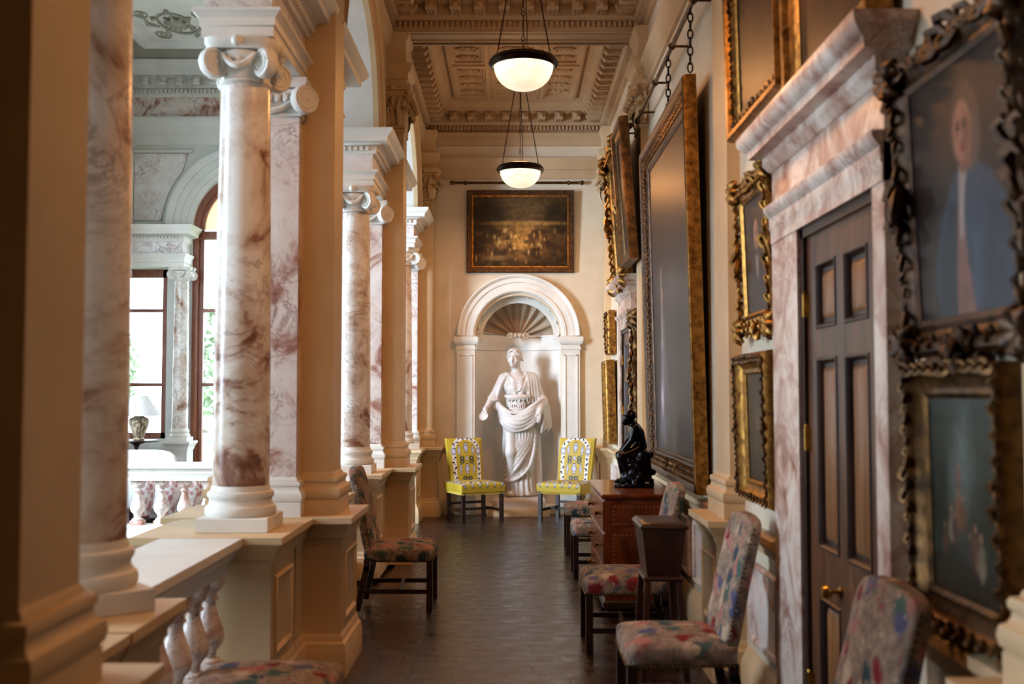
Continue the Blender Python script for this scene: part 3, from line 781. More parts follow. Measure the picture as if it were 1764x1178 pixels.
# ---- gallery ceiling: beams, cornice rings, coffered bays
cl = struct('ceiling')
MB().box(CX - .2, -3.2, 5.66, XW + .15, YEND + .18, 5.76).build('slab', M_CEIL, cl)
XL = CX + .205
def beam(yc):
    m = MB(); m.box(XL, yc - .17, 5.27, XW, yc + .17, 5.7)
    for s in (-1, 1): m.bbox(XL + .02, yc + s * .10 - .02, 5.255, XW - .02, yc + s * .10 + .02, 5.275, .005)
    m.build('beam', M_CEIL, cl)
for yc in (2.48, 6.48, 10.48): beam(yc)
CPROF = [(0, 5.25), (-.04, 5.25), (-.04, 5.285), (-.055, 5.29), (-.055, 5.345), (-.10, 5.355), (-.115, 5.385), (-.13, 5.39), (-.13, 5.49), (-.32, 5.50), (-.33, 5.54), (-.36, 5.56), (-.385, 5.60), (-.42, 5.61), (-.45, 5.66), (0, 5.662)]
def ceil_bay(y0, y1, detail):
    y0 += .17; y1 -= .17 if y1 < YEND else 0
    P = rect(XL, y0, XW, y1)
    MB().sweep(P, CPROF, cap0=False, cap1=False).build('cornice', M_CEIL, cl)
    if not detail: return
    m = MB(); pt = .052
    for (a, b, ax) in ((XL, XW, 'x'), (y0, y1, 'y')):
        q = a + .07
        while q < b - .08:
            if ax == 'x':
                for yy, s in ((y0, 1), (y1, -1)): yA, yB = sorted((yy + s * .05, yy + s * .088)); m.box(q, yA, 5.292, q + .03, yB, 5.343)
            else:
                for xx, s in ((XL, 1), (XW, -1)): xA, xB = sorted((xx + s * .05, xx + s * .088)); m.box(xA, q, 5.292, xB, q + .03, 5.343)
            q += pt
    stuff(m.build('dentils', M_CEIL, cl))
    mo = MB()
    mo.bbox(-.055, 0, .012, .055, .17, .105, .006); mo.tube([(-.055, .155, .03), (.055, .155, .03)], .03, 8); mo.tube([(-.055, .03, .035), (.055, .03, .035)], .035, 8)
    for s in (-.03, 0, .03): mo.tube([(s, .02, .004), (s, .16, .002)], .010, 5)
    mo.ball((0, .185, .055), (.03, .02, .035), 8, 5)
    proto = None
    def put(x, y, rz):
        nonlocal proto
        if proto is None: proto = mo.build('modillion', M_CEIL, cl); o = proto
        else: o = proto.copy(); COL.objects.link(o)
        o.location = (x, y, 5.385); o.rotation_euler = (0, 0, rz)
    def rosette(x, y):
        m = MB(); m.ball((0, 0, 5.492), (.03, .03, .02), 8, 5)
        for q in range(6): a = q * PI / 3; m.ball((.045 * math.cos(a), .045 * math.sin(a), 5.497), (.026, .026, .014), 6, 4)
        o = m.build('rosette', M_CEIL, cl); o.location = (x, y, 0)
    nx = 10
    for i in range(nx):
        x = XL + .22 + (XW - XL - .44) * i / (nx - 1)
        put(x, y0 + .125, 0); put(x, y1 - .125, PI)
    ny = 15
    for i in range(ny):
        y = y0 + .25 + (y1 - y0 - .50) * i / (ny - 1)
        put(XL + .125, y, -PI / 2); put(XW - .125, y, PI / 2)
    for i in range(nx - 1):
        x = XL + .22 + (XW - XL - .44) * (i + .5) / (nx - 1); rosette(x, y0 + .23); rosette(x, y1 - .23)
    for i in range(ny - 1):
        y = y0 + .25 + (y1 - y0 - .50) * (i + .5) / (ny - 1); rosette(XL + .23, y); rosette(XW - .23, y)
    # coffers
    xs = (XL + .47, XW - .47); ya, yb = y0 + .47, y1 - .47; ym = (ya + yb) / 2; c1 = xs[0] + .50; c2 = xs[1] - .50
    FR = [(0, 5.665), (0, 5.615), (-.02, 5.60), (-.05, 5.60), (-.055, 5.62), (-.085, 5.63), (-.09, 5.655), (-.10, 5.66)]
    cells = [(xs[0], ya, c1, ym), (xs[0], ym, c1, yb), (c2, ya, xs[1], ym), (c2, ym, xs[1], yb), (c1, ya + .55, c2, yb - .55), (c1, ya, c2, ya + .55), (c1, yb - .55, c2, yb)]
    for (a, b, c, d) in cells:
        MB().sweep(rect(a, b, c, d), FR, cap0=False, cap1=False).build('coffer_frame', M_CEIL, cl)
        m = MB(); mx, my = (a + c) / 2, (b + d) / 2; sx, sy = (c - a) / 2 - .11, (d - b) / 2 - .11
        if sx > .12 and sy > .1:
            sz = min(sx, sy); long_ = max(sx, sy); k = max(1, round(long_ / sz))
            for q in range(k):
                o_ = (q - (k - 1) / 2) * 2 * long_ / k; px, py = (mx, my + o_) if sy > sx else (mx + o_, my)
                for f in (-1, 1):
                    g = (sx if sy > sx else sy) * .45 * f; c_ = (px + g, py, 5.658) if sy > sx else (px, py + g, 5.658)
                    scroll(m, c_, (1, 0, 0), (0, 1, 0), (0, 0, -1), sz * .80, f, .012)
                m.ball((px, py, 5.655), (.045, .045, .03), 8, 5)
            m.build('coffer_relief', M_CEIL, cl)
    m = MB(); m.lathe([(0, 5.56), (.05, 5.565), (.09, 5.60), (.14, 5.62), (.16, 5.665)], ((xs[0] + xs[1]) / 2, ym, 0), 24); m.build('ceiling_boss', M_CEIL, cl)
ceil_bay(-1.52, 2.48, False); ceil_bay(2.48, 6.48, False); ceil_bay(6.48, 10.48, True); ceil_bay(10.48, YEND, True)

# ================================================================== ARCADE: columns, piers, balustrades
def ionic_capital(r, z0, z1, parent, mat):
    """angular Ionic capital with four diagonal scrolls"""
    m = MB(); h = z1 - z0
    m.lathe([(r, z0), (r + .012, z0 + h * .05), (r + .012, z0 + h * .10), (r, z0 + h * .14), (r + .01, z0 + h * .35), (r + .045, z0 + h * .55), (r + .05, z0 + h * .66), (r + .03, z0 + h * .75)], n=32)
    for i in range(20):
        a = i * PI / 10; m.ball(((r + .035) * math.cos(a), (r + .035) * math.sin(a), z0 + h * .5), (.016, .016, h * .16), 6, 5)
    # concave abacus
    pts = []
    for k in range(4):
        a0 = k * PI / 2 - PI / 4; ca = a0
        for q in range(7):
            t = q / 6; a = a0 + .08 + (PI / 2 - .16) * t
            pts.append((a, (r + .115) * (1 - .22 * math.sin(PI * t))))
    path = [(q * math.cos(a), q * math.sin(a)) for a, q in pts]
    m.sweep(path, [(-.02, z1 - h * .24), (-.012, z1 - h * .18), (0, z1 - h * .12), (0, z1)])
    vr = h * .36
    for k in range(4):
        a = PI / 4 + k * PI / 2; d = V(math.cos(a), math.sin(a), 0); c = d * (r + .065) + V(0, 0, z0 + h * .44)
        side = V(-d.y, d.x, 0)
        volute(m, c, side, vr, .06)
    # festoons between the scrolls
    for k in range(4):
        a = k * PI / 2; d = V(math.cos(a), math.sin(a), 0); s = V(-d.y, d.x, 0)
        pts = [d * (r + .06 - abs(q) * .2) + s * q * .95 + V(0, 0, z0 + h * (.62 - .5 * (1 - (q / .09) ** 2) * .6)) for q in (-.09, -.06, -.03, 0, .03, .06, .09)]
        m.tube(pts, [.010, .015, .019, .022, .019, .015, .010], 6)
        m.ball(tuple(d * (r + .075) + V(0, 0, z1 - h * .12)), (.03, .03, .03), 8, 5)
    return m.build('capital', mat, parent, 45)
def column(yk, label):
    t = thing('marble_column', label, 'column', (CX, yk, LEDGE), 0, 'arcade columns'); t['kind'] = 'thing'
    m = MB(); m.bbox(-.187, -.187, 0, .187, .187, .075, .004)
    m.lathe([(.178, .075), (.186, .085), (.188, .105), (.182, .125), (.170, .132), (.163, .15), (.165, .165), (.172, .172), (.176, .185), (.172, .2), (.158, .207), (.156, .215), (.150, .235)], n=40)
    m.build('base', M_WHITE, t)
    m = MB(); P = []
    for i in range(13):
        u = i / 12; P.append((.149 - .018 * max(0, u - .25) ** 1.4 / .75 ** 1.4 * 1.0, .225 + u * 2.15))
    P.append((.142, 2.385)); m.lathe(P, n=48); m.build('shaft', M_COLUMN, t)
    ionic_capital(.128, 2.385, 2.615, t, M_WHITE)
    return t
COLS = {'a0': 3.55, 'b1': 5.64, 'a1': 7.34, 'b2': 9.64, 'a2': 11.34, 'b3': 13.66}
c0 = column(5.64, 'red veined marble column above the balustrade end, its capital level with the hall cornice')
dup(c0, (CX, 3.55, LEDGE), R(40), 'dark shaded marble column close to the camera, beside the brown out-of-focus pier')
dup(c0, (CX, 7.34, LEDGE), R(90), 'veined marble column hidden close behind the tall cream pier of the first chair')
dup(c0, (CX, 9.64, LEDGE), R(180), 'white and rust veined marble column rising behind the tapestry chair back on the hall side')
dup(c0, (CX, 11.34, LEDGE), R(250), 'marble column tucked behind the cream pier next to the passage opening')
dup(c0, (CX, 13.66, LEDGE), R(300), 'slim far marble column next to the end wall, behind the yellow chair')

PED = [(.035, 0), (.035, .15), (.03, .16), (.028, .19), (.012, .205), (.008, .235), (0, .245), (0, .775), (.006, .785), (.008, .80), (.02, .805), (.02, .83), (.035, .85), (.05, .875), (.055, .885), (.068, .89), (.068, LEDGE)]
def corinthian(xf, y0, y1, z0, z1, parent, sgn, mat, depth=.17):
    """pilaster capital on the face x = xf looking along +x*sgn"""
    m = MB(); h = z1 - z0; yc = (y0 + y1) / 2; hw = (y1 - y0) / 2
    xb = xf - sgn * depth
    xa, xc_ = sorted((xb, xf))
    m.sweep(rect(xa, y0, xc_, y1), [(.012, z0), (.018, z0 + .015), (.012, z0 + .03), (0, z0 + .035), (0, z0 + h * .5), (.03, z0 + h * .78), (.05, z0 + h * .86)])
    # abacus
    m.sweep(rect(xa, y0, xc_, y1), [(.03, z0 + h * .86), (.06, z0 + h * .88), (.06, z0 + h * .92), (.08, z0 + h * .95), (.08, z1)])
    o = V(sgn, 0, 0)
    k = 3
    for i in range(k):
        y = y0 + (y1 - y0) * (i + .5) / k; leaf(m, (xf - sgn * .01, y, z0 + .03), o, hw * .66, h * .42, .07)
    for i in range(k + 1):
        y = y0 + (y1 - y0) * i / k; leaf(m, (xf - sgn * .015, y, z0 + .04), o, hw * .6, h * .66, .10)
    for s, ye in ((-1, y0), (1, y1)):
        for q in (.3, .75): leaf(m, (xf - sgn * depth * q, ye - s * .01, z0 + .03), (0, s, 0), .09, h * .42, .06)
        leaf(m, (xf - sgn * depth * .5, ye - s * .01, z0 + .04), (0, s, 0), .09, h * .64, .09)
        c = V(xf + sgn * .035, ye + s * .035, z0 + h * .76); d = V(sgn, s, 0).normalized()
        volute(m, c, V(-d.y, d.x, 0), h * .12, .05, 1.8)
        volute(m, (xf + sgn * .02, yc + s * hw * .32, z0 + h * .74), o, h * .09, .03, 1.6)
        m.tube([(xf, yc + s * hw * .45, z0 + h * .35), (xf + sgn * .03, yc + s * hw * .5, z0 + h * .6), (xf + sgn * .045, yc + s * hw * .8, z0 + h * .74)], [.012, .016, .01], 6)
    for s, ye in ((-1, y0), (1, y1)):
        xm = xf - sgn * depth * .5; e3 = (0, s, 0)
        for q in (-1, 1):
            scroll(m, (xm + q * depth * .27, ye + s * .012, z0 + h * .70), (1, 0, 0), (0, 0, 1), e3, .125, q, .010)
            m.tube([(xm + q * .008, ye + s * .01, z0 + h * .36), (xm + q * depth * .16, ye + s * .03, z0 + h * .52), (xm + q * depth * .40, ye + s * .035, z0 + h * .60)], [.008, .012, .010], 5)
        leaf(m, (xf - sgn * .01, ye, z0 + .03), V(sgn, s, 0), .13, h * .72, .11); leaf(m, (xf - sgn * .01, ye, z0 + .03), V(sgn, s, 0), .15, h * .44, .08)
        m.ball((xm, ye + s * .06, z1 - h * .07), (.035, .03, .035), 8, 6)
    m.ball((xf + sgn * .075, yc, z1 - h * .07), (.03, .045, .04), 8, 6)
    for i in range(6):
        a = i * PI / 3; m.ball((xf + sgn * .075, yc + .035 * math.cos(a), z1 - h * .07 + .03 * math.sin(a)), .016, 6, 4)
    return m.build('capital', mat, parent, 50)
GBASE = [(.045, 0), (.045, .085), (.04, .09), (.05, .10), (.055, .125), (.05, .15), (.036, .158), (.028, .175), (.028, .19), (.034, .195), (.036, .21), (.03, .222), (.012, .228), (.01, .238), (0, .25)]
def giant(parent, xwall, xf, y0, y1, sgn, cap=True):
    """giant pilaster: base, shaft, capital and impost block on one wall face"""
    xb = xwall - sgn * .03
    xa, xc_ = sorted((xb, xf)); P = rect(xa, y0, xc_, y1)
    MB().sweep(P, [(o, LEDGE + z) for o, z in GBASE]).build('pilaster_base', M_CREAM, parent)
    m = MB(); m.sweep(P, [(0, LEDGE + .24), (0, 4.24), (.015, 4.25), (.015, 4.28), (0, 4.29), (0, 4.3)])
    m.build('pilaster_shaft', M_CREAM, parent)
    if cap: corinthian(xf, y0, y1, 4.29, 4.72, parent, sgn, M_CREAM, abs(xf - xb))
    MB().sweep(P, [(.0, 4.715), (.03, 4.715), (.03, 4.77), (.045, 4.78), (.045, 4.83), (.075, 4.86), (.09, 4.91), (.09, 4.93), (.02, 4.95), (.02, 5.16), (.05, 5.2), (.06, 5.249)]).build('impost_block', M_CREAM, parent)
def anta(parent, s, yk):
    """marble half-pilaster on the pier's flank with Ionic scrolls, facing along s*y"""
    m = MB(); y0, y1 = sorted((s * .19, s * .285)); x0, x1 = -.18, .18
    m.sweep(rect(x0, y0, x1, y1), [(0, LEDGE + .23), (0, 3.30)]); m.build('marble_respond', M_PINK, parent)
    m = MB(); m.sweep(rect(x0, y0, x1, y1), [(o * .8, LEDGE + z * .92) for o, z in GBASE]); m.build('respond_base', M_WHITE, parent)
    m = MB(); z0, z1 = 3.30, 3.535; h = z1 - z0
    m.sweep(rect(x0, y0, x1, y1), [(0, z0), (.012, z0 + .01), (.012, z0 + .025), (0, z0 + .03), (.01, z0 + h * .5), (.03, z0 + h * .7)])
    m.sweep(rect(x0, y0, x1, y1), [(.03, z1 - h * .24), (.05, z1 - h * .14), (.05, z1)])
    ye = s * .285
    for q in (-1, 1):
        volute(m, (q * .215, ye + s * .03, z0 + h * .42), V(q * .7, s * .7, 0), h * .37, .06)
    for q in range(5): m.ball((-.1 + q * .05, ye + s * .02, z0 + h * .5), (.02, .02, .03), 6, 5)
    m.tube([(-.15, ye + s * .02, z0 + h * .45), (-.08, ye + s * .03, z0 + h * .2), (0, ye + s * .035, z0 + h * .12), (.08, ye + s * .03, z0 + h * .2), (.15, ye + s * .02, z0 + h * .45)], [.012, .018, .02, .018, .012], 6)
    m.build('respond_capital', M_WHITE, parent, 45)
ENT1 = [(0, 3.54), (.0, 3.54), (.0, 3.59), (.012, 3.595), (.012, 3.635), (.03, 3.655), (.045, 3.665), (.045, 3.68), (0, 3.685)]
ENT3 = [(0, 3.83), (.015, 3.83), (.03, 3.85), (.03, 3.89), (.055, 3.90), (.07, 3.915), (.14, 3.92), (.145, 3.96), (.165, 3.975), (.19, 4.01), (.195, 4.03), (0, 4.032)]
def impost(parent, ya, yb, yk):
    """entablature block from column (far end ya) to the pier (yb), local y"""
    s = 1 if yb > ya else -1; hw = .19
    pts = [(-hw, yb), (-hw, ya), (hw, ya), (hw, yb)]
    if s < 0: pts = pts[::-1]
    for nm, pr, mt in (('architrave', ENT1, M_WHITE), ('frieze', [(-.01, 3.68), (-.01, 3.835)], M_PALE), ('cornice', ENT3, M_WHITE)):
        MB().sweep(pts, pr, closed=False).build(nm, mt, parent)
    m = MB(); q0, q1 = sorted((ya, yb)); q = q0 + .02
    while q < q1 - .02:
        for x in (-hw, hw): xa, xb = sorted((x, x + math.copysign(.055, x))); m.box(xa, q, 3.852, xb, q + .028, 3.888)
        q += .052
    q = -hw + .0
    while q < hw - .02:
        a, b = sorted((ya, ya - s * .055)); m.box(q, a, 3.852, q + .028, b, 3.888); q += .052
    stuff(m.build('dentils', M_WHITE, parent))
def die_panel(parent, x, y0, y1, z0, z1, sgn):
    m = MB(); w = y1 - y0
    m.sweep(rect(0, 0, w, z1 - z0), [(0, 0), (0, .012), (-.012, .016), (-.03, .004), (-.032, 0)], cap0=False, cap1=False)
    M_ = Matrix(((0, 0, sgn, x), (sgn, 0, 0, y0 if sgn > 0 else y1), (0, 1, 0, z0), (0, 0, 0, 1)))
    MB().merge(m, M_).build('die_panel', M_CREAM, parent)
def pier(yk, ya, yb, label, end=False):
    """pier with giant pilasters both sides; ya / yb = columns in front / behind (world y) or None"""
    t = thing('pier', label, 'pier', (CX, yk, 0), 0, 'arcade piers')
    hy = .19; e = .04 if end else .30
    yb_ = .04 if end else hy
    xf = 1.0
    MB().sweep(rect(-.52, -.30, .455, e), PED).build('pedestal', M_CREAM, t)
    die_panel(t, .455, -.22, e - .08 if not end else .0, .31, .71, 1)
    MB().box(-.19, -hy, LEDGE, .19, yb_, 5.65).build('core', M_CREAM, t)
    giant(t, .19, .372, -.16, .0 if end else .16, 1)
    if not end: giant(t, -.19, -.335, -.16, .16, -1, False)
    for yc, s in ((ya, -1), (yb, 1)):
        if yc is None: continue
        yl = yc - yk
        # column pedestal and link pedestal
        a, b = sorted((yl + s * (.12 if yc == 3.55 else .30), yl - s * .27)); MB().sweep(rect(-.40, a, .235, b), PED).build('column_pedestal', M_CREAM, t)
        die_panel(t, .235, a + .08, b - .08, .31, .71, 1)
        a2, b2 = sorted((s * .29, yl - s * .33))
        if b2 - a2 > .03:
            MB().sweep(rect(-.395, a2, .23, b2), [(o, z - (.005 if z > .9 else 0)) for o, z in PED]).build('link_pedestal', M_CREAM, t)
        anta(t, s, yk)
        impost(t, yl + s * .19, s * .10, yk)
    return t
p1 = pier(6.48, 5.64, 7.34, 'tall cream pier whose pedestal stands between the tapestry stool and the left tapestry chair')
pier(2.48, None, 3.55, 'dark out-of-focus cream pier nearest the camera, beside the shaded marble column')
pier(10.48, 9.64, 11.34, 'cream pier with carved leaf capital, standing beyond the left tapestry chair')
pier(14.36, 13.66, None, 'half pier of cream plaster built against the end wall behind the yellow chair', True)

def baluster_mb(h):
    m = MB()
    m.bbox(-.062, -.062, 0, .062, .062, h * .10, .003)
    m.lathe([(.056, .10), (.06, .115), (.056, .135), (.038, .15), (.032, .165), (.036, .18), (.038, .19), (.034, .2), (.044, .24), (.068, .30), (.076, .36), (.072, .43), (.055, .53), (.04, .63), (.032, .70), (.031, .74),
             (.045, .755), (.047, .775), (.036, .79), (.034, .82), (.048, .845), (.06, .87), (.062, .9)] , n=20, M=Matrix.Diagonal((1, 1, h, 1)))
    m.bbox(-.06, -.06, h * .90, .06, .06, h, .003)
    return m
RAIL = [(-.02, -.075), (.0, -.075), (.0, -.045), (.012, -.03), (.02, -.01), (.03, 0), (.03, .02), (.045, .03), (.06, .05), (.07, .055), (.07, .095)]
def balustrade(name_label, p0, p1, n, mat_b, w=.27, plinth=.29, off=0.0):
    """straight balustrade between two ground points"""
    p0, p1 = Vector(p0), Vector(p1); L = (p1 - p0).length; d = (p1 - p0).normalized(); rz = math.atan2(d.y, d.x)
    t = thing('balustrade', name_label, 'balustrade', (p0.x, p0.y, 0), rz)
    MB().sweep(rect(.05, -w / 2, L - .05, w / 2), [(o, .828 + z) for o, z in RAIL]).build('handrail', M_WHITE, t)
    MB().sweep(rect(.04, -w / 2, L - .04, w / 2), [(.05, -.1), (.05, plinth * .55), (.04, plinth * .65), (.01, plinth * .8), (0, plinth * .82), (0, plinth)]).build('plinth', M_WHITE, t)
    proto = None
    for i in range(n):
        x = L * (i + .5) / n
        if proto is None: proto = baluster_mb(.752 - plinth).build('baluster', mat_b, t); o = proto
        else: o = proto.copy(); COL.objects.link(o)
        o.location = (x, off, plinth)
    return t
balustrade('white capped balustrade with marble balusters beside the tapestry stool', (-1.555, 3.77), (-1.555, 5.31), 6, M_PINK, off=-.07)
balustrade('middle balustrade half hidden behind the left tapestry chair', (-1.555, 7.70), (-1.555, 9.30), 7, M_PINK)
balustrade('far balustrade in front of the porcelain vases, across the bright hall', (-6.18, 10.9), (-2.06, 10.9), 17, M_PINK, .26, off=0)

# ================================================================== RIGHT WALL: pilasters, doors
def wall_pilaster(y, label, y0=-.20, y1=.20):
    t = thing('wall_pilaster', label, 'pilaster', (XW, y, 0), 0, 'pilasters on the picture wall')
    P = [(o, z) for o, z in PED]
    MB().sweep(rect(-.16, y0 - .06, .01, y1 + (.06 if y1 > .05 else 0)), P).build('pedestal', M_CREAM, t)
    die_panel(t, -.16, y0 + .0, y1 - .0, .31, .71, -1)
    giant(t, -.02, -.075, y0, y1, -1)
    return t
wall_pilaster(6.27, 'cream wall pilaster between the small gilt portraits and the huge framed painting')
wall_pilaster(10.32, 'cream wall pilaster at the far edge of the huge framed painting')
wall_pilaster(14.20, 'cream corner pilaster with carved capital at the end wall', -.2, .19)
wall_pilaster(2.38, 'blurred cream pilaster foot right of the green landscape painting', -.2, .2)

def doorcase(n, y0, y1, jn, jf, ztop, k=1.0):
    """six-panel door in a marble doorcase; y0 near, y1 far edge of the opening; jn / jf jamb widths"""
    d = struct('door_%d' % n)
    xf = XW - .075
    MB().bbox(xf, y0 - jn, 0, XW + .02, y0, ztop + .17, .006).build('jamb', M_DOORM, d)
    MB().bbox(xf, y1, 0, XW + .02, y1 + jf, ztop + .17, .006).build('jamb', M_DOORM, d)
    m = MB()
    m.sweep([(xf, y1 + jf), (xf, y0 - jn)], [(-.09, ztop), (.005, ztop), (.005, ztop + .06), (.012, ztop + .07), (.012, ztop + .12), (.03, ztop + .14), (.04, ztop + .16), (.04, ztop + .175), (-.09, ztop + .18)], closed=False)
    m.build('lintel', M_DOORM, d)
    MB().bbox(xf + .005, y0 - jn, ztop + .175, XW + .02, y1 + jf, ztop + .36, .004).build('frieze', M_DOORM, d)
    m = MB(); zc = ztop + .345
    path = [(XW + .01, y1 + jf), (xf, y1 + jf), (xf, y0 - jn), (XW + .01, y0 - jn)]
    m.sweep(path, [(0, zc), (.012, zc + .01), (.03, zc + .035), (.035, zc + .04), (.035, zc + .075), (.05, zc + .08), (.09, zc + .085), (.095, zc + .12), (.11, zc + .13), (.135, zc + .155), (.14, zc + .18), (.14, zc + .195), (0, zc + .20)], closed=False)
    m.build('cornice', M_DOORM, d)
    # inner oak frame
    m = MB(); xd = XW - .04
    m.box(xd - .02, y0, 0, xd + .03, y0 + .025, ztop); m.box(xd - .02, y1 - .045, 0, xd + .03, y1, ztop); m.box(xd - .02, y0, ztop - .04, xd + .03, y1, ztop)
    m.build('door_frame', M_DARK, d)
    # leaf: stiles, rails, panels
    L0, L1, T = y0 + .02, y1 - .045, ztop - .04
    st, mid = .125, .10; xa, xb = XW - .042, XW - .012
    leaf_ = MB()
    leaf_.box(xa, L0, .01, xb, L0 + st, T); leaf_.box(xa, L1 - st, .01, xb, L1, T)
    yc = (L0 + L1) / 2; leaf_.box(xa, yc - mid / 2, .01, xb, yc + mid / 2, T)
    rows = [(.24, .80), (1.00, 1.80), (1.92, T - .13)]
    zz = .01
    for a, b in rows + [(T, T)]: leaf_.box(xa + .0005, L0 + .01, zz, xb, L1 - .01, a); zz = b
    lo = leaf_.build('door_leaf', M_MAHOG, d)
    for a, b in rows:
        for p0, p1 in ((L0 + st, yc - mid / 2), (yc + mid / 2, L1 - st)):
            m = MB(); w_, h_ = p1 - p0, b - a
            M_ = Matrix(((0, 0, -1, xa), (-1, 0, 0, p1), (0, 1, 0, a), (0, 0, 0, 1)))
            m.sweep(rect(0, 0, w_, h_), [(0, .0), (-.004, .006), (-.012, .006), (-.022, -.006), (-.026, -.022), (-.045, -.024)], cap0=False)
            MB().merge(m, M_).build('panel_moulding', M_DARK, lo)
            m = MB(); m.sweep(rect(.042, .042, w_ - .042, h_ - .042), [(0, -.024), (0, -.022), (-.022, -.010)], cap0=False)
            MB().merge(m, M_).build('door_panel', M_PANEL, lo)
    kn = MB(); ky = L0 + .50 if n == 1 else L0 + .06
    kn.lathe([(0, 0), (.022, 0), (.022, .006), (.009, .012), (.009, .035), (.022, .045), (.028, .058), (.022, .072), (0, .076)], n=16, M=Matrix.Translation((xa, ky, .87)) @ Matrix.Rotation(-PI / 2, 4, 'Y'))
    kn.build('knob', M_BRASS, lo)
    for z in (1.98, 1.40, .35):
        m = MB(); m.tube([(xa - .012, L1 + .004, z), (xa - .012, L1 + .004, z + .10)], .011, 8); m.ball((xa - .012, L1 + .004, z + .105), .012, 6, 4); m.box(xa - .004, L1 - .03, z, xa + .002, L1 + .03, z + .1)
        m.build('hinge', M_BRASS, lo)
doorcase(1, 3.63, 4.60, .12, .44, 2.37)
doorcase(2, 11.25, 12.15, .16, .24, 2.37)
m = MB(); m.lathe([(0, 0), (.03, 0), (.03, .006), (.012, .012), (.012, .03), (.024, .04), (.026, .055), (.015, .066), (0, .07)], n=16, M=Matrix.Translation((XW, 3.44, .93)) @ Matrix.Rotation(-PI / 2, 4, 'Y'))
tag(m.build('bell_push', M_BRASS), 'small round brass knob on the wall beside the marble door jamb', 'knob')

# ================================================================== PICTURES
_rs = np.random.RandomState(5)
_LAT = _rs.rand(64, 64)
def vnoise(x, y):
    x = np.asarray(x, float); y = np.asarray(y, float)
    xi = np.floor(x).astype(int); yi = np.floor(y).astype(int); fx = x - xi; fy = y - yi
    fx = fx * fx * (3 - 2 * fx); fy = fy * fy * (3 - 2 * fy)
    g = lambda a, b: _LAT[a % 64, b % 64]
    return (g(xi, yi) * (1 - fx) + g(xi + 1, yi) * fx) * (1 - fy) + (g(xi, yi + 1) * (1 - fx) + g(xi + 1, yi + 1) * fx) * fy
def fbm(x, y, o=4):
    s = 0; a = .5
    for i in range(o): s = s + a * vnoise(x * 2 ** i + 7.3 * i, y * 2 ** i + 3.1 * i); a *= .5
    return s / (1 - .5 ** o)
def sstep(a, b, x): t = np.clip((x - a) / (b - a), 0, 1); return t * t * (3 - 2 * t)
class Pt:
    """a little painter: colours over (u, v)"""
    def __init__(s, u, v, c): s.u, s.v = u, v; s.c = np.zeros(u.shape + (3,)) + np.array(c)
    def put(s, mask, c, a=1.0):
        m = np.clip(mask, 0, 1)[..., None] * a; s.c = s.c * (1 - m) + np.array(c) * m; return s
    def ell(s, cx, cy, rx, ry, c, soft=.25, a=1.0, ang=0):
        ca, sa = math.cos(ang), math.sin(ang); x = (s.u - cx) * ca + (s.v - cy) * sa; y = -(s.u - cx) * sa + (s.v - cy) * ca
        d = np.sqrt((x / rx) ** 2 + (y / ry) ** 2); return s.put(1 - sstep(1 - soft, 1 + soft, d), c, a)
    def quad(s, rows, c, soft=.02, a=1.0):
        """rows: (v, u_left, u_right) from bottom to top"""
        vs = [r[0] for r in rows]; L = np.interp(s.v, vs, [r[1] for r in rows]); Rr = np.interp(s.v, vs, [r[2] for r in rows])
        m = sstep(-soft, soft, s.u - L) * sstep(-soft, soft, Rr - s.u) * sstep(vs[0] - soft, vs[0] + soft, s.v) * (1 - sstep(vs[-1] - soft, vs[-1] + soft, s.v))
        return s.put(m, c, a)
    def mottle(s, sx, sy, amt):
        n = fbm(s.u * sx, s.v * sy) - .5; s.c = np.clip(s.c * (1 + n[..., None] * amt), 0, 1); return s
def canvas(w, h, fn, parent, z0, depth, res=90, name='canvas'):
    nx = res if w >= h else max(24, int(res * w / h)); nz = res if h >= w else max(24, int(res * h / w))
    u, v = np.meshgrid(np.linspace(0, 1, nx), np.linspace(0, 1, nz))
    c = fn(u, v).c; c = np.where(c <= .04045, c / 12.92, ((c + .055) / 1.055) ** 2.4)
    vs = np.stack([(u - .5) * w, np.full(u.shape, -depth), z0 + v * h], -1).reshape(-1, 3)
    m = MB(); m.v = [tuple(p) for p in vs.tolist()]
    m.f = [(j * nx + i, j * nx + i + 1, (j + 1) * nx + i + 1, (j + 1) * nx + i) for j in range(nz - 1) for i in range(nx - 1)]
    cc = np.concatenate([c.reshape(-1, 3), np.ones((nx * nz, 1))], 1)
    return m.build(name, M_CANVAS, parent, colors=cc)
def frame_mb(w, h, z0, prof):
    """prof: (outward offset from the sight edge, depth) swept round the sight rectangle"""
    m = MB(); k = len(prof); vs = []
    for sx, sz in ((-1, -1), (1, -1), (1, 1), (-1, 1)):
        for o, d in prof: vs.append((sx * (w / 2 + o), -d, (z0 - o) if sz < 0 else (z0 + h + o)))
    fs = [(a * k + j, a * k + j + 1, ((a + 1) % 4) * k + j + 1, ((a + 1) % 4) * k + j) for a in range(4) for j in range(k - 1)]
    m.add(vs, fs); return m
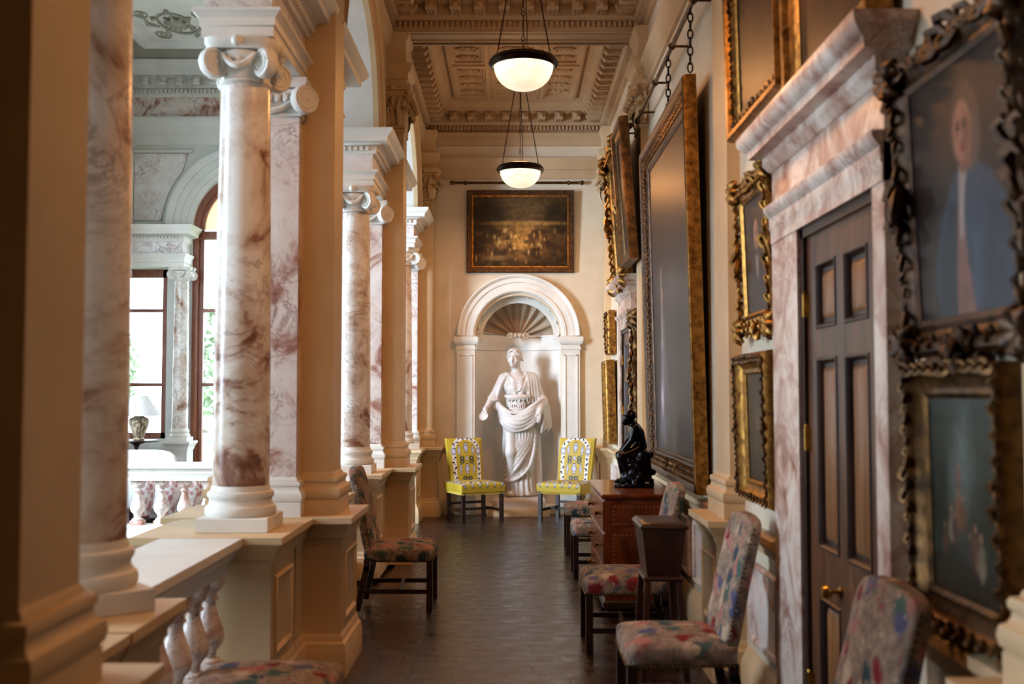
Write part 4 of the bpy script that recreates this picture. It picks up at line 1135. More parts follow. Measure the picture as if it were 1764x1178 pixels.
def carve(m, w, h, z0, off, depth, step, size, seed=0, wild=.3):
    """acanthus lumps running round the frame at distance off from the sight edge"""
    r = random.Random(seed)
    X, Z0, Z1 = w / 2 + off, z0 - off, z0 + h + off
    for (a, b) in (((-X, Z0), (X, Z0)), ((X, Z0), (X, Z1)), ((X, Z1), (-X, Z1)), ((-X, Z1), (-X, Z0))):
        L = math.hypot(b[0] - a[0], b[1] - a[1]); n = max(2, int(L / step)); dx, dz = (b[0] - a[0]) / L, (b[1] - a[1]) / L
        nx_, nz_ = dz, -dx
        for i in range(n):
            t = (i + .5) / n * L; f = 1 if i % 2 else -1; e_ = min(t, L - t) / L; q = size * r.uniform(1 - wild, 1 + wild) * (1.25 - 1.1 * wild * math.sin(PI * min(1, 2 * e_)) + 1.3 * wild * math.exp(-((t / L - .5) / .09) ** 2))
            p = V(a[0] + dx * t, -depth, a[1] + dz * t); e = V(dx, 0, dz); o = V(nx_, 0, nz_); up = V(0, -1, 0)
            pts = [p - e * q * .7, p - e * q * .2 + o * q * .5 * f + up * q * .25, p + e * q * .4 + o * q * .55 * f + up * q * .45, p + e * q * .65 + o * q * .1 * f + up * q * .3, p + e * q * .35 - o * q * .1 * f + up * q * .25]
            m.tube(pts, [q * .16, q * .32, q * .30, q * .22, q * .1], 5)
def picture(name, label, loc, rz, w, h, fn, prof, mat, tilt=0.0, carv=None, carv_mat=None, lined=None, res=90, group=None, cat='painting', corner=None):
    """loc = wall point under the sight rectangle's bottom middle (z = bottom of the sight edge)"""
    t = thing(name, label, cat, loc, rz, group); t.rotation_euler = (tilt, 0, rz)
    f = frame_mb(w, h, 0, prof)
    f.build('frame', mat, t)
    if carv:
        for k, (off, dep, step, size, wild) in enumerate(carv):
            m = MB(); carve(m, w, h, 0, off, dep, step, size, k + 3, wild); stuff(m.build('carved_ornament', carv_mat or mat, t, 60))
    if corner:
        for sx in (-1, 1):
            for sz in (0, 1):
                m = MB(); c = V(sx * (w / 2 + corner[0]), -corner[1], -corner[0] if sz == 0 else h + corner[0])
                for q in range(7):
                    a = q * PI / 3.5; d = V(math.cos(a), 0, math.sin(a)); m.tube([c, c + d * corner[2] * .7 + V(0, -corner[2] * .35, 0), c + d * corner[2]], [corner[2] * .3, corner[2] * .3, corner[2] * .1], 6)
                m.ball(tuple(c), corner[2] * .42, 8, 6); stuff(m.build('corner_ornament', carv_mat or mat, t, 60))
    if lined:
        frame_mb(w, h, 0, lined).build('gilt_slip', M_GILT, t)
    dep = prof[0][1] - .004
    canvas(w, h, fn, t, 0, max(.004, dep), res)
    m = MB(); m.box(-w / 2 - prof[-1][0] + .02, -.012, -prof[-1][0] + .02, w / 2 + prof[-1][0] - .02, -.002, h + prof[-1][0] - .02); m.build('backing', M_DARK, t)
    return t
RW = -PI / 2   # pictures on the right wall
def P_simple(k=1.0, d=.06): return [(0, d * .45), (.012 * k, d * .55), (.02 * k, d * .5), (.06 * k, d * .62), (.07 * k, d * .9), (.095 * k, d), (.11 * k, d * .85), (.115 * k, d * .5), (.115 * k, .002)]
# --- the portrait of a man in a blue coat
def f_portrait(u, v):
    p = Pt(u, v, (.13, .095, .085)); p.put(fbm(u * 3, v * 3), (.19, .145, .125), .7)
    p.put(1 - sstep(.0, .55, v), (.19, .17, .175), .5)
    p.quad([(0, .22, .97), (.2, .20, .98), (.4, .30, .95), (.52, .42, .83), (.585, .50, .70)], (.18, .25, .33), .03)
    p.quad([(0, .24, .42), (.25, .27, .44), (.45, .40, .5)], (.11, .14, .19), .03, .7)
    p.quad([(0, .68, .95), (.25, .74, .96), (.45, .78, .9)], (.12, .155, .21), .05, .6)
    p.quad([(0, .42, .62), (.2, .44, .56), (.42, .485, .54)], (.50, .36, .33), .015)
    p.quad([(.30, .49, .525), (.5, .50, .57), (.60, .52, .63)], (.62, .58, .56), .015)
    p.ell(.60, .735, .155, .17, (.30, .235, .20), .2); p.ell(.665, .66, .085, .10, (.33, .27, .23), .3)
    p.quad([(.56, .545, .64), (.66, .535, .66)], (.47, .32, .27), .015)
    p.ell(.575, .715, .098, .125, (.60, .42, .35), .13)
    p.ell(.615, .69, .055, .1, (.45, .30, .25), .5, .8)
    for x in (.535, .605): p.ell(x, .735, .022, .010, (.20, .12, .10), .4); p.ell(x, .755, .028, .008, (.30, .19, .15), .5)
    p.ell(.562, .70, .012, .035, (.70, .50, .43), .6); p.ell(.572, .672, .016, .010, (.36, .21, .18), .6); p.ell(.572, .648, .03, .010, (.45, .20, .18), .5)
    p.quad([(.02, .60, .66), (.3, .62, .68)], (.27, .32, .42), .04, .6)
    return p.mottle(14, 14, .30)
picture('portrait_painting', 'large portrait of a man in a blue coat in a carved dark frame', (XW - .01, 2.935, 1.875), RW, .62, .71, f_portrait, [(0, .05), (.018, .058), (.035, .05), (.07, .07), (.095, .075), (.115, .05), (.115, .002)],
        M_DARKGILT, R(2.5), [(.068, .07, .045, .034, .45), (.105, .05, .05, .038, .5)], M_DARKGILT, res=120, corner=(.07, .07, .075))
def f_fete(u, v):
    p = Pt(u, v, (.14, .15, .12)); p.put(sstep(.35, .95, v), (.33, .40, .40), .9); p.put(fbm(u * 4, v * 4), (.20, .25, .22), .7)
    p.ell(.45, .62, .20, .26, (.42, .50, .50), .8, .7)
    p.quad([(.35, .0, .22), (.7, .0, .32), (1, .0, .5)], (.13, .17, .14), .12, .85); p.quad([(.3, .78, 1), (.7, .70, 1), (1, .6, 1)], (.15, .19, .15), .12, .8)
    p.put(1 - sstep(.0, .25, v), (.20, .15, .10), .8)
    for x, y, s, c in ((.42, .42, 1, (.50, .34, .26)), (.50, .40, .9, (.36, .27, .18)), (.30, .33, .9, (.45, .42, .36)), (.36, .32, .8, (.30, .22, .20)), (.66, .24, 1.1, (.40, .26, .20)), (.74, .20, 1.1, (.46, .43, .36)), (.58, .22, .9, (.26, .24, .24)), (.20, .25, .8, (.32, .24, .20))):
        p.ell(x, y, .055 * s, .085 * s, c, .35); p.ell(x, y + .11 * s, .022 * s, .022 * s, (.56, .42, .34), .4)
    p.ell(.43, .60, .035, .05, (.48, .33, .30), .4); p.ell(.43, .66, .018, .018, (.55, .42, .36), .4)
    return p.mottle(18, 18, .45)
picture('landscape_painting', 'small green woodland scene with figures in a carved gilt frame, under the blue-coat portrait', (XW - .012, 3.01, 1.065), RW, .44, .57, f_fete, [(0, .03), (.015, .04), (.03, .035), (.06, .05), (.075, .07), (.09, .07), (.10, .05), (.10, .002)],
        M_OLDGILT, R(1), [(.09, .062, .034, .026, .2)], M_OLDGILT, res=90)
# --- above the door
def f_dark(seed, glow=(.5, .5), tone=(.20, .13, .08), hi=(.42, .27, .14)):
    def g(u, v):
        p = Pt(u, v, tone); p.put(fbm(u * 3 + seed, v * 4 + seed), tuple(x * .55 for x in tone), .8)
        p.ell(glow[0], glow[1], .28, .35, hi, .9, .55)
        p.ell(glow[0], glow[1] + .12, .05, .05, (.50, .36, .26), .4, .7); p.quad([(.05, glow[0] - .18, glow[0] + .2), (glow[1] + .05, glow[0] - .08, glow[0] + .08)], (.16, .12, .10), .05, .6)
        return p.mottle(16, 16, .5)
    return g
PB = [(0, .04), (.01, .05), (.03, .045), (.05, .06), (.085, .065), (.095, .09), (.125, .095), (.135, .07), (.135, .002)]
picture('portrait_painting', 'dark canvas in a wide gilt frame hanging high above the small carved portrait', (XW - .03, 5.30, 3.20), RW, .84, 1.5, f_dark(3), PB, M_GILT, R(1.2), [(.068, .064, .04, .022, .2)], M_OLDGILT)
picture('portrait_painting', 'dark canvas in a gilt frame hanging directly over the marble door cornice', (XW - .03, 4.08, 3.07), RW, .86, 1.5, f_dark(9, (.4, .4)), PB, M_GILT, R(1.2))
# --- small carved portraits between pilaster and door
def f_lady(face=(.5, .68), coat=(.17, .14, .15)):
    def g(u, v):
        p = Pt(u, v, (.17, .12, .10)); p.put(fbm(u * 4, v * 4), (.23, .17, .13), .6)
        p.quad([(0, .12, .9), (.35, .2, .82), (.52, .38, .64)], coat, .05); p.ell(face[0], face[1] + .03, .17, .15, (.14, .09, .07), .3); p.ell(face[0], face[1], .105, .135, (.62, .45, .36), .2)
        p.ell(face[0] + .04, face[1] - .02, .05, .1, (.45, .30, .24), .5, .7); p.quad([(.3, .46, .54), (.5, .42, .58)], (.55, .50, .46), .03, .8)
        for x in (-.045, .04): p.ell(face[0] + x, face[1] + .02, .02, .01, (.2, .12, .1), .4)
        p.ell(face[0], face[1] - .06, .03, .01, (.42, .2, .18), .5)
        return p.mottle(14, 14, .35)
    return g
picture('portrait_painting', 'small head portrait in a lush carved gilt frame, left of the door', (XW - .01, 5.47, 2.08), RW, .50, .60, f_lady(), [(0, .03), (.015, .045), (.03, .035), (.07, .05), (.10, .055), (.115, .03), (.115, .002)], M_GILT, R(2),
        [(.070, .05, .045, .034, .3), (.108, .03, .05, .034, .3)], M_GILT, corner=(.09, .05, .075))
def f_still(u, v):
    p = Pt(u, v, (.17, .145, .13)); p.put(fbm(u * 4, v * 4), (.11, .10, .09), .7); p.ell(.5, .45, .3, .35, (.27, .23, .20), .8, .6); p.ell(.45, .55, .1, .1, (.36, .29, .24), .6, .6); return p.mottle(14, 14, .4)
picture('dark_painting', 'narrow gilt framed dark picture hanging under the carved head portrait', (XW - .01, 5.47, 1.19), RW, .50, .56, f_still, [(0, .03), (.01, .045), (.03, .04), (.055, .055), (.065, .075), (.095, .08), (.11, .06), (.115, .04), (.115, .002)], M_GILT, R(1.5),
        [(.08, .078, .032, .022, .15)], M_OLDGILT)
# --- the great painting
def f_great(u, v):
    p = Pt(u, v, (.25, .22, .22)); p.put(fbm(u * 3, v * 3), (.17, .145, .14), .6); p.put(sstep(.35, 1, v), (.26, .19, .13), .65)
    p.quad([(.02, .10, .42), (.25, .16, .36), (.4, .20, .34), (.5, .23, .31)], (.40, .40, .43), .05, .7)
    p.quad([(.05, .12, .26), (.22, .18, .27), (.38, .21, .28), (.47, .24, .29)], (.62, .62, .66), .04, .6)
    p.quad([(.35, .225, .245), (.62, .245, .262)], (.68, .63, .56), .008, .9); p.ell(.265, .53, .03, .022, (.55, .44, .38), .4)
    p.c = p.c * .86; p.ell(.5, .1, .25, .1, (.28, .26, .26), .7, .6); p.quad([(.02, .5, .9), (.3, .6, .85), (.45, .66, .78)], (.14, .12, .13), .06, .8)
    p.ell(.2, .17, .03, .05, (.78, .76, .78), .6, .7)
    return p.mottle(22, 22, .35)
gp = picture('great_painting', 'huge dark full-length painting in a heavy dark and gilt frame, hung on chains', (XW - .03, 8.18, 1.18), RW, 2.02, 2.42, f_great,
        [(0, .035), (.012, .045), (.03, .04), (.04, .05), (.12, .062), (.13, .075), (.145, .072), (.16, .09), (.19, .098), (.20, .085), (.205, .06), (.205, .002)], M_DARKGILT, R(1.3),
        [(.06, .056, .036, .019, .15), (.10, .060, .036, .019, .15), (.138, .073, .024, .012, .05)], M_OLDGILT, res=130, lined=[(.186, .0985), (.20, .088), (.2065, .06), (.2065, .002)])
# --- far pictures over and beside the second door
picture('portrait_painting', 'tall upright canvas in a thick bright gilt carved frame, high beyond the second door', (XW - .06, 11.62, 3.0), RW, .96, 1.22, f_dark(5), [(0, .04), (.02, .06), (.04, .05), (.08, .07), (.12, .10), (.15, .09), (.16, .05), (.16, .002)], M_GILT, R(4),
        [(.10, .09, .08, .05, .3), (.15, .06, .09, .06, .3)], M_GILT, res=50, corner=(.1, .09, .12))
picture('portrait_painting', 'dark portrait in a brown gilt frame, leaning out beside the bright carved gilt frame', (XW - .125, 10.40, 3.08), RW, .58, 1.12, f_lady((.45, .66)), PB, M_OLDGILT, R(4), res=60)
picture('gilt_mirror', 'ornate carved gilt mirror frame between the second door and the huge painting', (XW - .01, 10.86, 1.38), RW, .28, .98, f_still, [(0, .03), (.02, .045), (.05, .05), (.08, .04), (.08, .002)], M_GILT, 0,
        [(.06, .05, .075, .055, .3), (.085, .04, .08, .05, .3)], M_OLDGILT, res=40, cat='mirror', corner=(.06, .05, .10))
picture('small_painting', 'little gilt framed picture beyond the second door, upper of the two', (XW - .01, 13.55, 2.24), RW, .34, .38, f_still, P_simple(.8, .10), M_GILT, R(1), [(.06, .09, .05, .025, .2)], M_OLDGILT, res=30)
picture('small_painting', 'upright gilt framed picture beyond the second door, lower of the two', (XW - .01, 13.55, 1.12), RW, .42, .84, f_still, P_simple(1.0, .12), M_GILT, R(1.5), res=40)
# --- painting on the end wall
def f_end(u, v):
    p = Pt(u, v, (.17, .115, .065)); p.put(fbm(u * 4, v * 3), (.11, .075, .045), .8)
    p.put(sstep(.55, .9, v), (.24, .18, .10), .5); p.ell(.5, .78, .55, .2, (.34, .26, .16), .8, .5)
    p.ell(.15, .72, .2, .22, (.10, .075, .045), .5, .8); p.ell(.9, .72, .14, .22, (.10, .075, .045), .5, .8)
    p.ell(.55, .62, .42, .035, (.52, .38, .20), .6, .75); p.ell(.52, .55, .25, .03, (.45, .31, .15), .7, .6)
    r = random.Random(4)
    gl = np.exp(-((u - .5) / .26) ** 2 - ((v - .36) / .20) ** 2)
    p.put(sstep(.42, .66, fbm(u * 16, v * 14)) * gl, (.60, .43, .21), .9); p.put(sstep(.52, .70, fbm(u * 22 + 9, v * 20)) * gl, (.20, .12, .06), .85)
    p.put(sstep(.50, .68, fbm(u * 12 + 4, v * 8)) * (v < .5), (.30, .20, .10), .5)
    for i in range(70):
        x = r.gauss(.5, .20); y = r.gauss(.33, .09); c = r.choice([(.42, .29, .14), (.54, .39, .20), (.26, .15, .08), (.58, .46, .28), (.20, .12, .07)])
        p.ell(x, y, r.uniform(.006, .016), r.uniform(.02, .05), c, .7, .75)
    p.ell(.25, .12, .12, .035, (.45, .34, .20), .6, .7); p.ell(.5, .38, .09, .2, (.62, .44, .20), .9, .45)
    p.c = np.clip(p.c * 1.35, 0, 1); return p.mottle(30, 26, .6)
picture('landscape_painting', 'wide dark landscape with many small figures, hanging over the statue niche', (.115, YEND - .008, 3.40), 0, 1.30, .96, f_end, [(0, .03), (.012, .045), (.02, .04), (.045, .045), (.05, .06), (.075, .065), (.09, .05), (.09, .002)], M_DARKGILT, R(2),
        lined=[(-.002, .035), (-.002, .05), (.016, .052), (.02, .04)], res=130)

# ---- picture rods and chains
def rod(label, a, b, wall, n):
    """brass picture rod with turned ends and wall brackets"""
    t = thing('picture_rod', label, 'picture rod', a); a_, b_ = Vector(a), Vector(b); d = b_ - a_; L = d.length; d.normalize()
    m = MB(); m.tube([(0, 0, 0), tuple(d * L)], .017, 10); m.build('rod', M_DULLBRASS, t)
    for p, s in ((V(0, 0, 0), -1), (d * L, 1)):
        m = MB(); q = p + d * s * .02
        m.tube([p, p + d * s * .012, p + d * s * .02, p + d * s * .045, p + d * s * .065, p + d * s * .08], [.02, .026, .018, .032, .030, .006], 10); m.build('finial', M_DULLBRASS, t)
    for i in range(n):
        p = d * (L * (.08 + .84 * i / max(1, n - 1)))
        m = MB(); m.tube([p, p + Vector(wall)], .010, 6); m.tube([p - d * .02, p + d * .02], .026, 10); m.ball(tuple(p), .03, 8, 6); m.build('bracket', M_DULLBRASS, t)
rod('short brass picture rod above the end wall landscape', (-.78, YEND - .07, 4.555), (.92, YEND - .07, 4.555), (0, .07, 0), 3)
rod('long brass picture rod over the huge chained painting', (XW - .12, 9.95, 4.28), (XW - .12, 6.62, 4.28), (.12, 0, 0), 4)
rod('brass picture rod over the far gilt framed pictures', (XW - .12, 13.9, 4.40), (XW - .12, 10.7, 4.40), (.12, 0, 0), 4)
def chain(label, top, bot):
    m = MB(); a, b = Vector(top), Vector(bot); n = max(2, int((a - b).length / .055)); d = (b - a) / n
    for i in range(n):
        c = a + d * (i + .5); e = d.normalized(); f = V(1, 0, 0) if i % 2 else V(0, 1, 0); pts = []
        for q in range(10):
            w_ = q / 10 * 2 * PI; pts.append(c + e * math.cos(w_) * d.length * .62 + f * math.sin(w_) * .017)
        m.tube(pts, .006, 5, closed=True)
    o = MB(); o.merge(m, Matrix.Translation(-b)); ob = o.build('picture_chain', M_IRON, None, loc=bot); tag(ob, label, 'chain', 'chains holding the huge painting'); return ob
chain('iron picture chain at the nearer top corner of the huge painting', (XW - .12, 7.0, 4.29), (XW - .125, 7.0, 3.83))
chain('iron picture chain dropping to the top middle of the huge painting', (XW - .12, 8.0, 4.29), (XW - .125, 8.0, 3.83))

# ================================================================== HANGING LAMPS
def pendant(loc, label, k=1.0):
    x, y, z = loc     # z = ring height
    t = thing('pendant_lamp', label, 'lamp', loc, 0, 'hanging bowl lamps')
    m = MB(); m.lathe([(q * 1.06, w) for q, w in [(.225, -.005), (.245, -.018), (.262, -.004), (.272, .012), (.27, .032), (.255, .044), (.25, .058), (.235, .063), (.222, .05), (.215, .02), (.225, -.005)]], n=48, caps=False); rim = m.build('rim', M_RING, t)
    m = MB(); P = []
    for i in range(15):
        a = i / 14 * PI / 2; P.append((.245 * math.sin(a) ** .85 if i else 0.0, -.205 * math.cos(a) + .005))
    m.lathe(P, n=40); m.build('bowl', M_BOWL, t)
    zt = 5.56 - z
    for k in range(3):
        a = R(90 + 120 * k); e0 = V(.25 * math.cos(a), .25 * math.sin(a), .05); e1 = V(.03 * math.cos(a), .03 * math.sin(a), zt)
        m = MB(); segs = 5
        for i in range(segs):
            p = e0.lerp(e1, i / segs); q = e0.lerp(e1, (i + 1) / segs); d = (q - p).normalized()
            m.tube([p + d * .03, q - d * .03], .0055, 6)
            for c in (p, q):
                for ss in (-1, 1):
                    pts = [c + d * .018 * ss + d * .016 * math.cos(w_ / 8 * 2 * PI) + V(-math.sin(a), math.cos(a), 0) * .016 * math.sin(w_ / 8 * 2 * PI) for w_ in range(8)]
                    m.tube(pts, .0035, 4, closed=True)
        m.build('chain', M_RING, t)
        m = MB(); m.ball(tuple(e0), (.018, .018, .014), 8, 6); m.build('lug', M_RING, rim)
    m = MB(); m.tube([(0.03, .06, .03), (.03, .05, zt * .3), (.012, .02, zt * .6), (0, 0, zt)], .004, 5); m.build('flex', M_IRON, t)
    m = MB(); m.lathe([(.0, zt - .05), (.03, zt - .045), (.045, zt - .02), (.05, zt + .01), (0, zt + .02)], n=20); m.build('ceiling_hook', M_RING, t)
    d = bpy.data.lights.new('lamp_light', 'POINT'); d.energy = LAMP_POWER * .3 * k; d.color = LAMP_COLOR; d.shadow_soft_size = .10
    o = bpy.data.objects.new('lamp_light', d); COL.objects.link(o); o.parent = t; o.location = (0, 0, .14)
    d = bpy.data.lights.new('lamp_glow', 'AREA'); d.shape = 'DISK'; d.size = .40; d.energy = LAMP_POWER * 1.1 * k; d.color = LAMP_COLOR
    o = bpy.data.objects.new('lamp_glow', d); COL.objects.link(o); o.parent = t; o.location = (0, 0, -.20)
    return t
pendant((.095, 8.50, 4.345), 'larger glowing bowl lamp hanging nearer the camera')
pendant((.100, 12.50, 4.325), 'smaller glowing bowl lamp hanging before the end wall painting')
pendant((.095, 4.50, 4.345), 'glowing bowl lamp overhead, above the top edge of the view', .24)

# ================================================================== WINDOW COLUMNS, VASES, LAMP TABLE
for k, (x, lab) in enumerate(((AX - 2.08, 'small pale window pilaster column at the far left of the great window'), (AX - .99, 'small veined column between the side light and the arched window'),
                              (AX + .99, 'small veined column on the hidden side of the arched window'), (AX + 2.08, 'small column at the right end of the great window'))):
    t = thing('window_column', lab, 'column', (x, HY1 - .17, 0), 0, 'small columns of the great window')
    MB().sweep(rect(-.16, -.16, .16, .15), [(o * .8, z) for o, z in PED]).build('pedestal', M_WHITE, t)
    m = MB()
    m.sweep(rect(-.10, -.1605, .10, -.15), [(0, .32), (0, .70)]); m.build('pedestal_panel', M_PALE, t)
    m = MB(); m.bbox(-.16, -.16, LEDGE, .16, .15, LEDGE + .06, .004)
    m.lathe([(.15, .06), (.158, .08), (.15, .10), (.136, .115), (.14, .13), (.146, .145), (.135, .165), (.125, .19)], (0, 0, LEDGE), 28); m.build('base', M_WHITE, t)
    m = MB(); m.lathe([(.122, LEDGE + .185), (.120, 1.9), (.106, 3.37)], n=32); m.build('shaft', M_COLUMN if k in (1, 2) else M_PALE, t)
    ionic_capital(.106, 3.36, 3.565, t, M_WHITE)

def f_vase(seed):
    r = random.Random(seed); sp = [(r.uniform(0, 1), r.uniform(.12, .88), r.uniform(.03, .07)) for _ in range(26)]
    def g(u, v):
        p = Pt(u, v, (.90, .88, .87))
        p.put(sstep(.55, .62, fbm(u * 22, v * 14)), (.74, .45, .46), .7)
        p.put(sstep(.05, .5, .5 - v) * sstep(.42, .5, fbm(u * 16 + 5, v * 10)), (.62, .34, .33), .8)
        for a, b, s in sp: p.ell(a, b, s * .45, s, (.62, .27, .31), .3, .75); p.ell(a, b, s * .2, s * .45, (.86, .74, .72), .4, .8)
        p.put(sstep(.90, .92, v), (.33, .13, .14)); p.put(1 - sstep(.02, .05, v), (.55, .3, .3)); return p
    return g
def lathe_col(prof, n, fn):
    m = MB(); L = len(prof); m.lathe(prof, n=n, caps=False)
    cum = [0.0]
    for a, b in zip(prof[:-1], prof[1:]): cum.append(cum[-1] + math.hypot(b[0] - a[0], b[1] - a[1]))
    u = np.repeat(np.arange(n) / n, L); v = np.tile(np.array(cum) / cum[-1], n)
    c = fn(u, v).c; c = np.where(c <= .04045, c / 12.92, ((c + .055) / 1.055) ** 2.4)
    return m, np.concatenate([c, np.ones((len(c), 1))], 1)
def dense(prof, k=5):
    out = []
    for a, b in zip(prof[:-1], prof[1:]):
        for i in range(k): out.append((a[0] + (b[0] - a[0]) * i / k, a[1] + (b[1] - a[1]) * i / k))
    return out + [prof[-1]]
VP = [(.047, 0), (.05, .01), (.047, .02), (.06, .06), (.08, .13), (.096, .21), (.103, .29), (.100, .36), (.085, .42), (.07, .445), (.06, .455)]
for k, (x, lab) in enumerate(((-4.01, 'pink painted porcelain vase behind the far balustrade, leftmost of three'), (-3.745, 'pink painted porcelain vase behind the far balustrade, middle of three'), (-3.48, 'pink painted porcelain vase behind the far balustrade, nearest the marble column'))):
    yv = 11.5
    st = thing('vase_stand', ('low dark carved wooden stand under the leftmost porcelain vase', 'low dark wooden stand with brass studs under the middle porcelain vase', 'low dark carved wooden stand under the vase nearest the column')[k], 'stand', (x, yv, 0), 0, 'dark stands under the vases')
    m = MB(); m.lathe([(0, .26), (.11, .26), (.118, .27), (.118, .29), (.105, .30), (.0, .30)], n=28); m.build('stand_top', M_DARK, st)
    m = MB(); m.lathe([(.085, .10), (.105, .15), (.112, .2), (.112, .25), (.10, .27)], n=28); m.build('apron', M_DARK, st)
    for q in range(4):
        a = q * PI / 2 + .4; d = V(math.cos(a), math.sin(a), 0); m = MB()
        m.tube([d * .09 + V(0, 0, .25), d * .11 + V(0, 0, .17), d * .08 + V(0, 0, .09), d * .09 + V(0, 0, .02), d * .115 + V(0, 0, .008)], [.03, .028, .02, .018, .008], 8); m.build('leg', M_DARK, st)
        if k == 1: mm = MB(); mm.ball(tuple(d * .115 + V(0, 0, .22)), .012, 8, 6); mm.build('brass_stud', M_BRASS, st)
    t = thing('porcelain_vase', lab, 'vase', (x, yv, .302), 0, 'porcelain vases')
    m, c = lathe_col(dense(VP, 6), 72, f_vase(k + 2)); m.build('body', M_VASE, t, colors=c)
    m = MB(); m.lathe([(.0, .43), (.061, .452), (.066, .462), (.045, .475), (.03, .485), (.015, .50), (.022, .515), (.018, .535), (0, .545)], n=24); m.build('lid', M_DARK if k else M_LINEN, t)
# table lamp on a small pedestal table, and the chair back beside it
tx, ty = -5.28, 14.75
t = thing('tripod_table', 'small dark tripod table holding the white shaded lamp by the window', 'table', (tx, ty, 0))
m = MB(); m.lathe([(0, .965), (.30, .965), (.31, .972), (.31, .985), (.295, .99), (0, .99)], n=32); m.build('table_top', M_DARK, t)
m = MB(); m.lathe([(.03, .25), (.045, .3), (.05, .36), (.025, .42), (.02, .6), (.03, .68), (.055, .72), (.03, .76), (.02, .8), (.025, .88), (.05, .93), (.14, .965)], n=20); m.build('stem', M_DARK, t)
for q in range(3):
    a = q * 2 * PI / 3 + .5; d = V(math.cos(a), math.sin(a), 0); m = MB(); m.tube([d * .02 + V(0, 0, .33), d * .12 + V(0, 0, .26), d * .22 + V(0, 0, .10), d * .30 + V(0, 0, .02)], [.03, .028, .022, .018], 8); m.build('leg', M_DARK, t)
t = thing('table_lamp', 'porcelain urn table lamp with a wide white shade, before the side window', 'lamp', (tx + .03, ty, .991))
def f_urn(u, v):
    p = Pt(u, v, (.76, .70, .58)); q = np.abs(((u * 6) % 1) - .5); p.put(sstep(.42, .46, q), (.36, .28, .20)); p.put(sstep(.5, .58, fbm(u * 30, v * 16)), (.40, .33, .27), .8); p.put(sstep(.88, .9, v), (.4, .3, .2)); return p
m, c = lathe_col(dense([(.075, 0), (.08, .015), (.065, .03), (.085, .08), (.125, .20), (.14, .27), (.13, .30), (.07, .33), (.06, .35)], 5), 48, f_urn); m.build('urn', M_VASE, t, colors=c)
m = MB(); m.tube([(0, 0, .34), (0, 0, .43)], .012, 8); m.build('stem', M_BRASS, t)
m = MB(); m.lathe([(.30, .34), (.11, .62), (.108, .625), (.296, .345), (.30, .34)], n=40, caps=False); m.build('lamp_shade', M_LINEN, t)
t = thing('armchair', 'rounded white upholstered chair back showing above the far handrail', 'chair', (-4.25, 12.35, 0), PI)
m = MB(); m.sell((0, -.05, .42), (.40, .36, .10), .4, .4); m.build('seat', M_LINEN, t)
m = MB(); m.sell((0, .30, .66), (.42, .09, .34), .45, .75, 40, 24); m.build('backrest', M_LINEN, t)
for s in (-1, 1):
    m = MB(); m.sell((s * .38, -.02, .54), (.06, .33, .14), .4, .4); m.build('armrest', M_LINEN, t)
    for yy in (-.33, .3): m = MB(); m.tube([(s * .33, yy, .36), (s * .35, yy, 0)], [.03, .018], 8); m.build('leg', M_DARK, t)

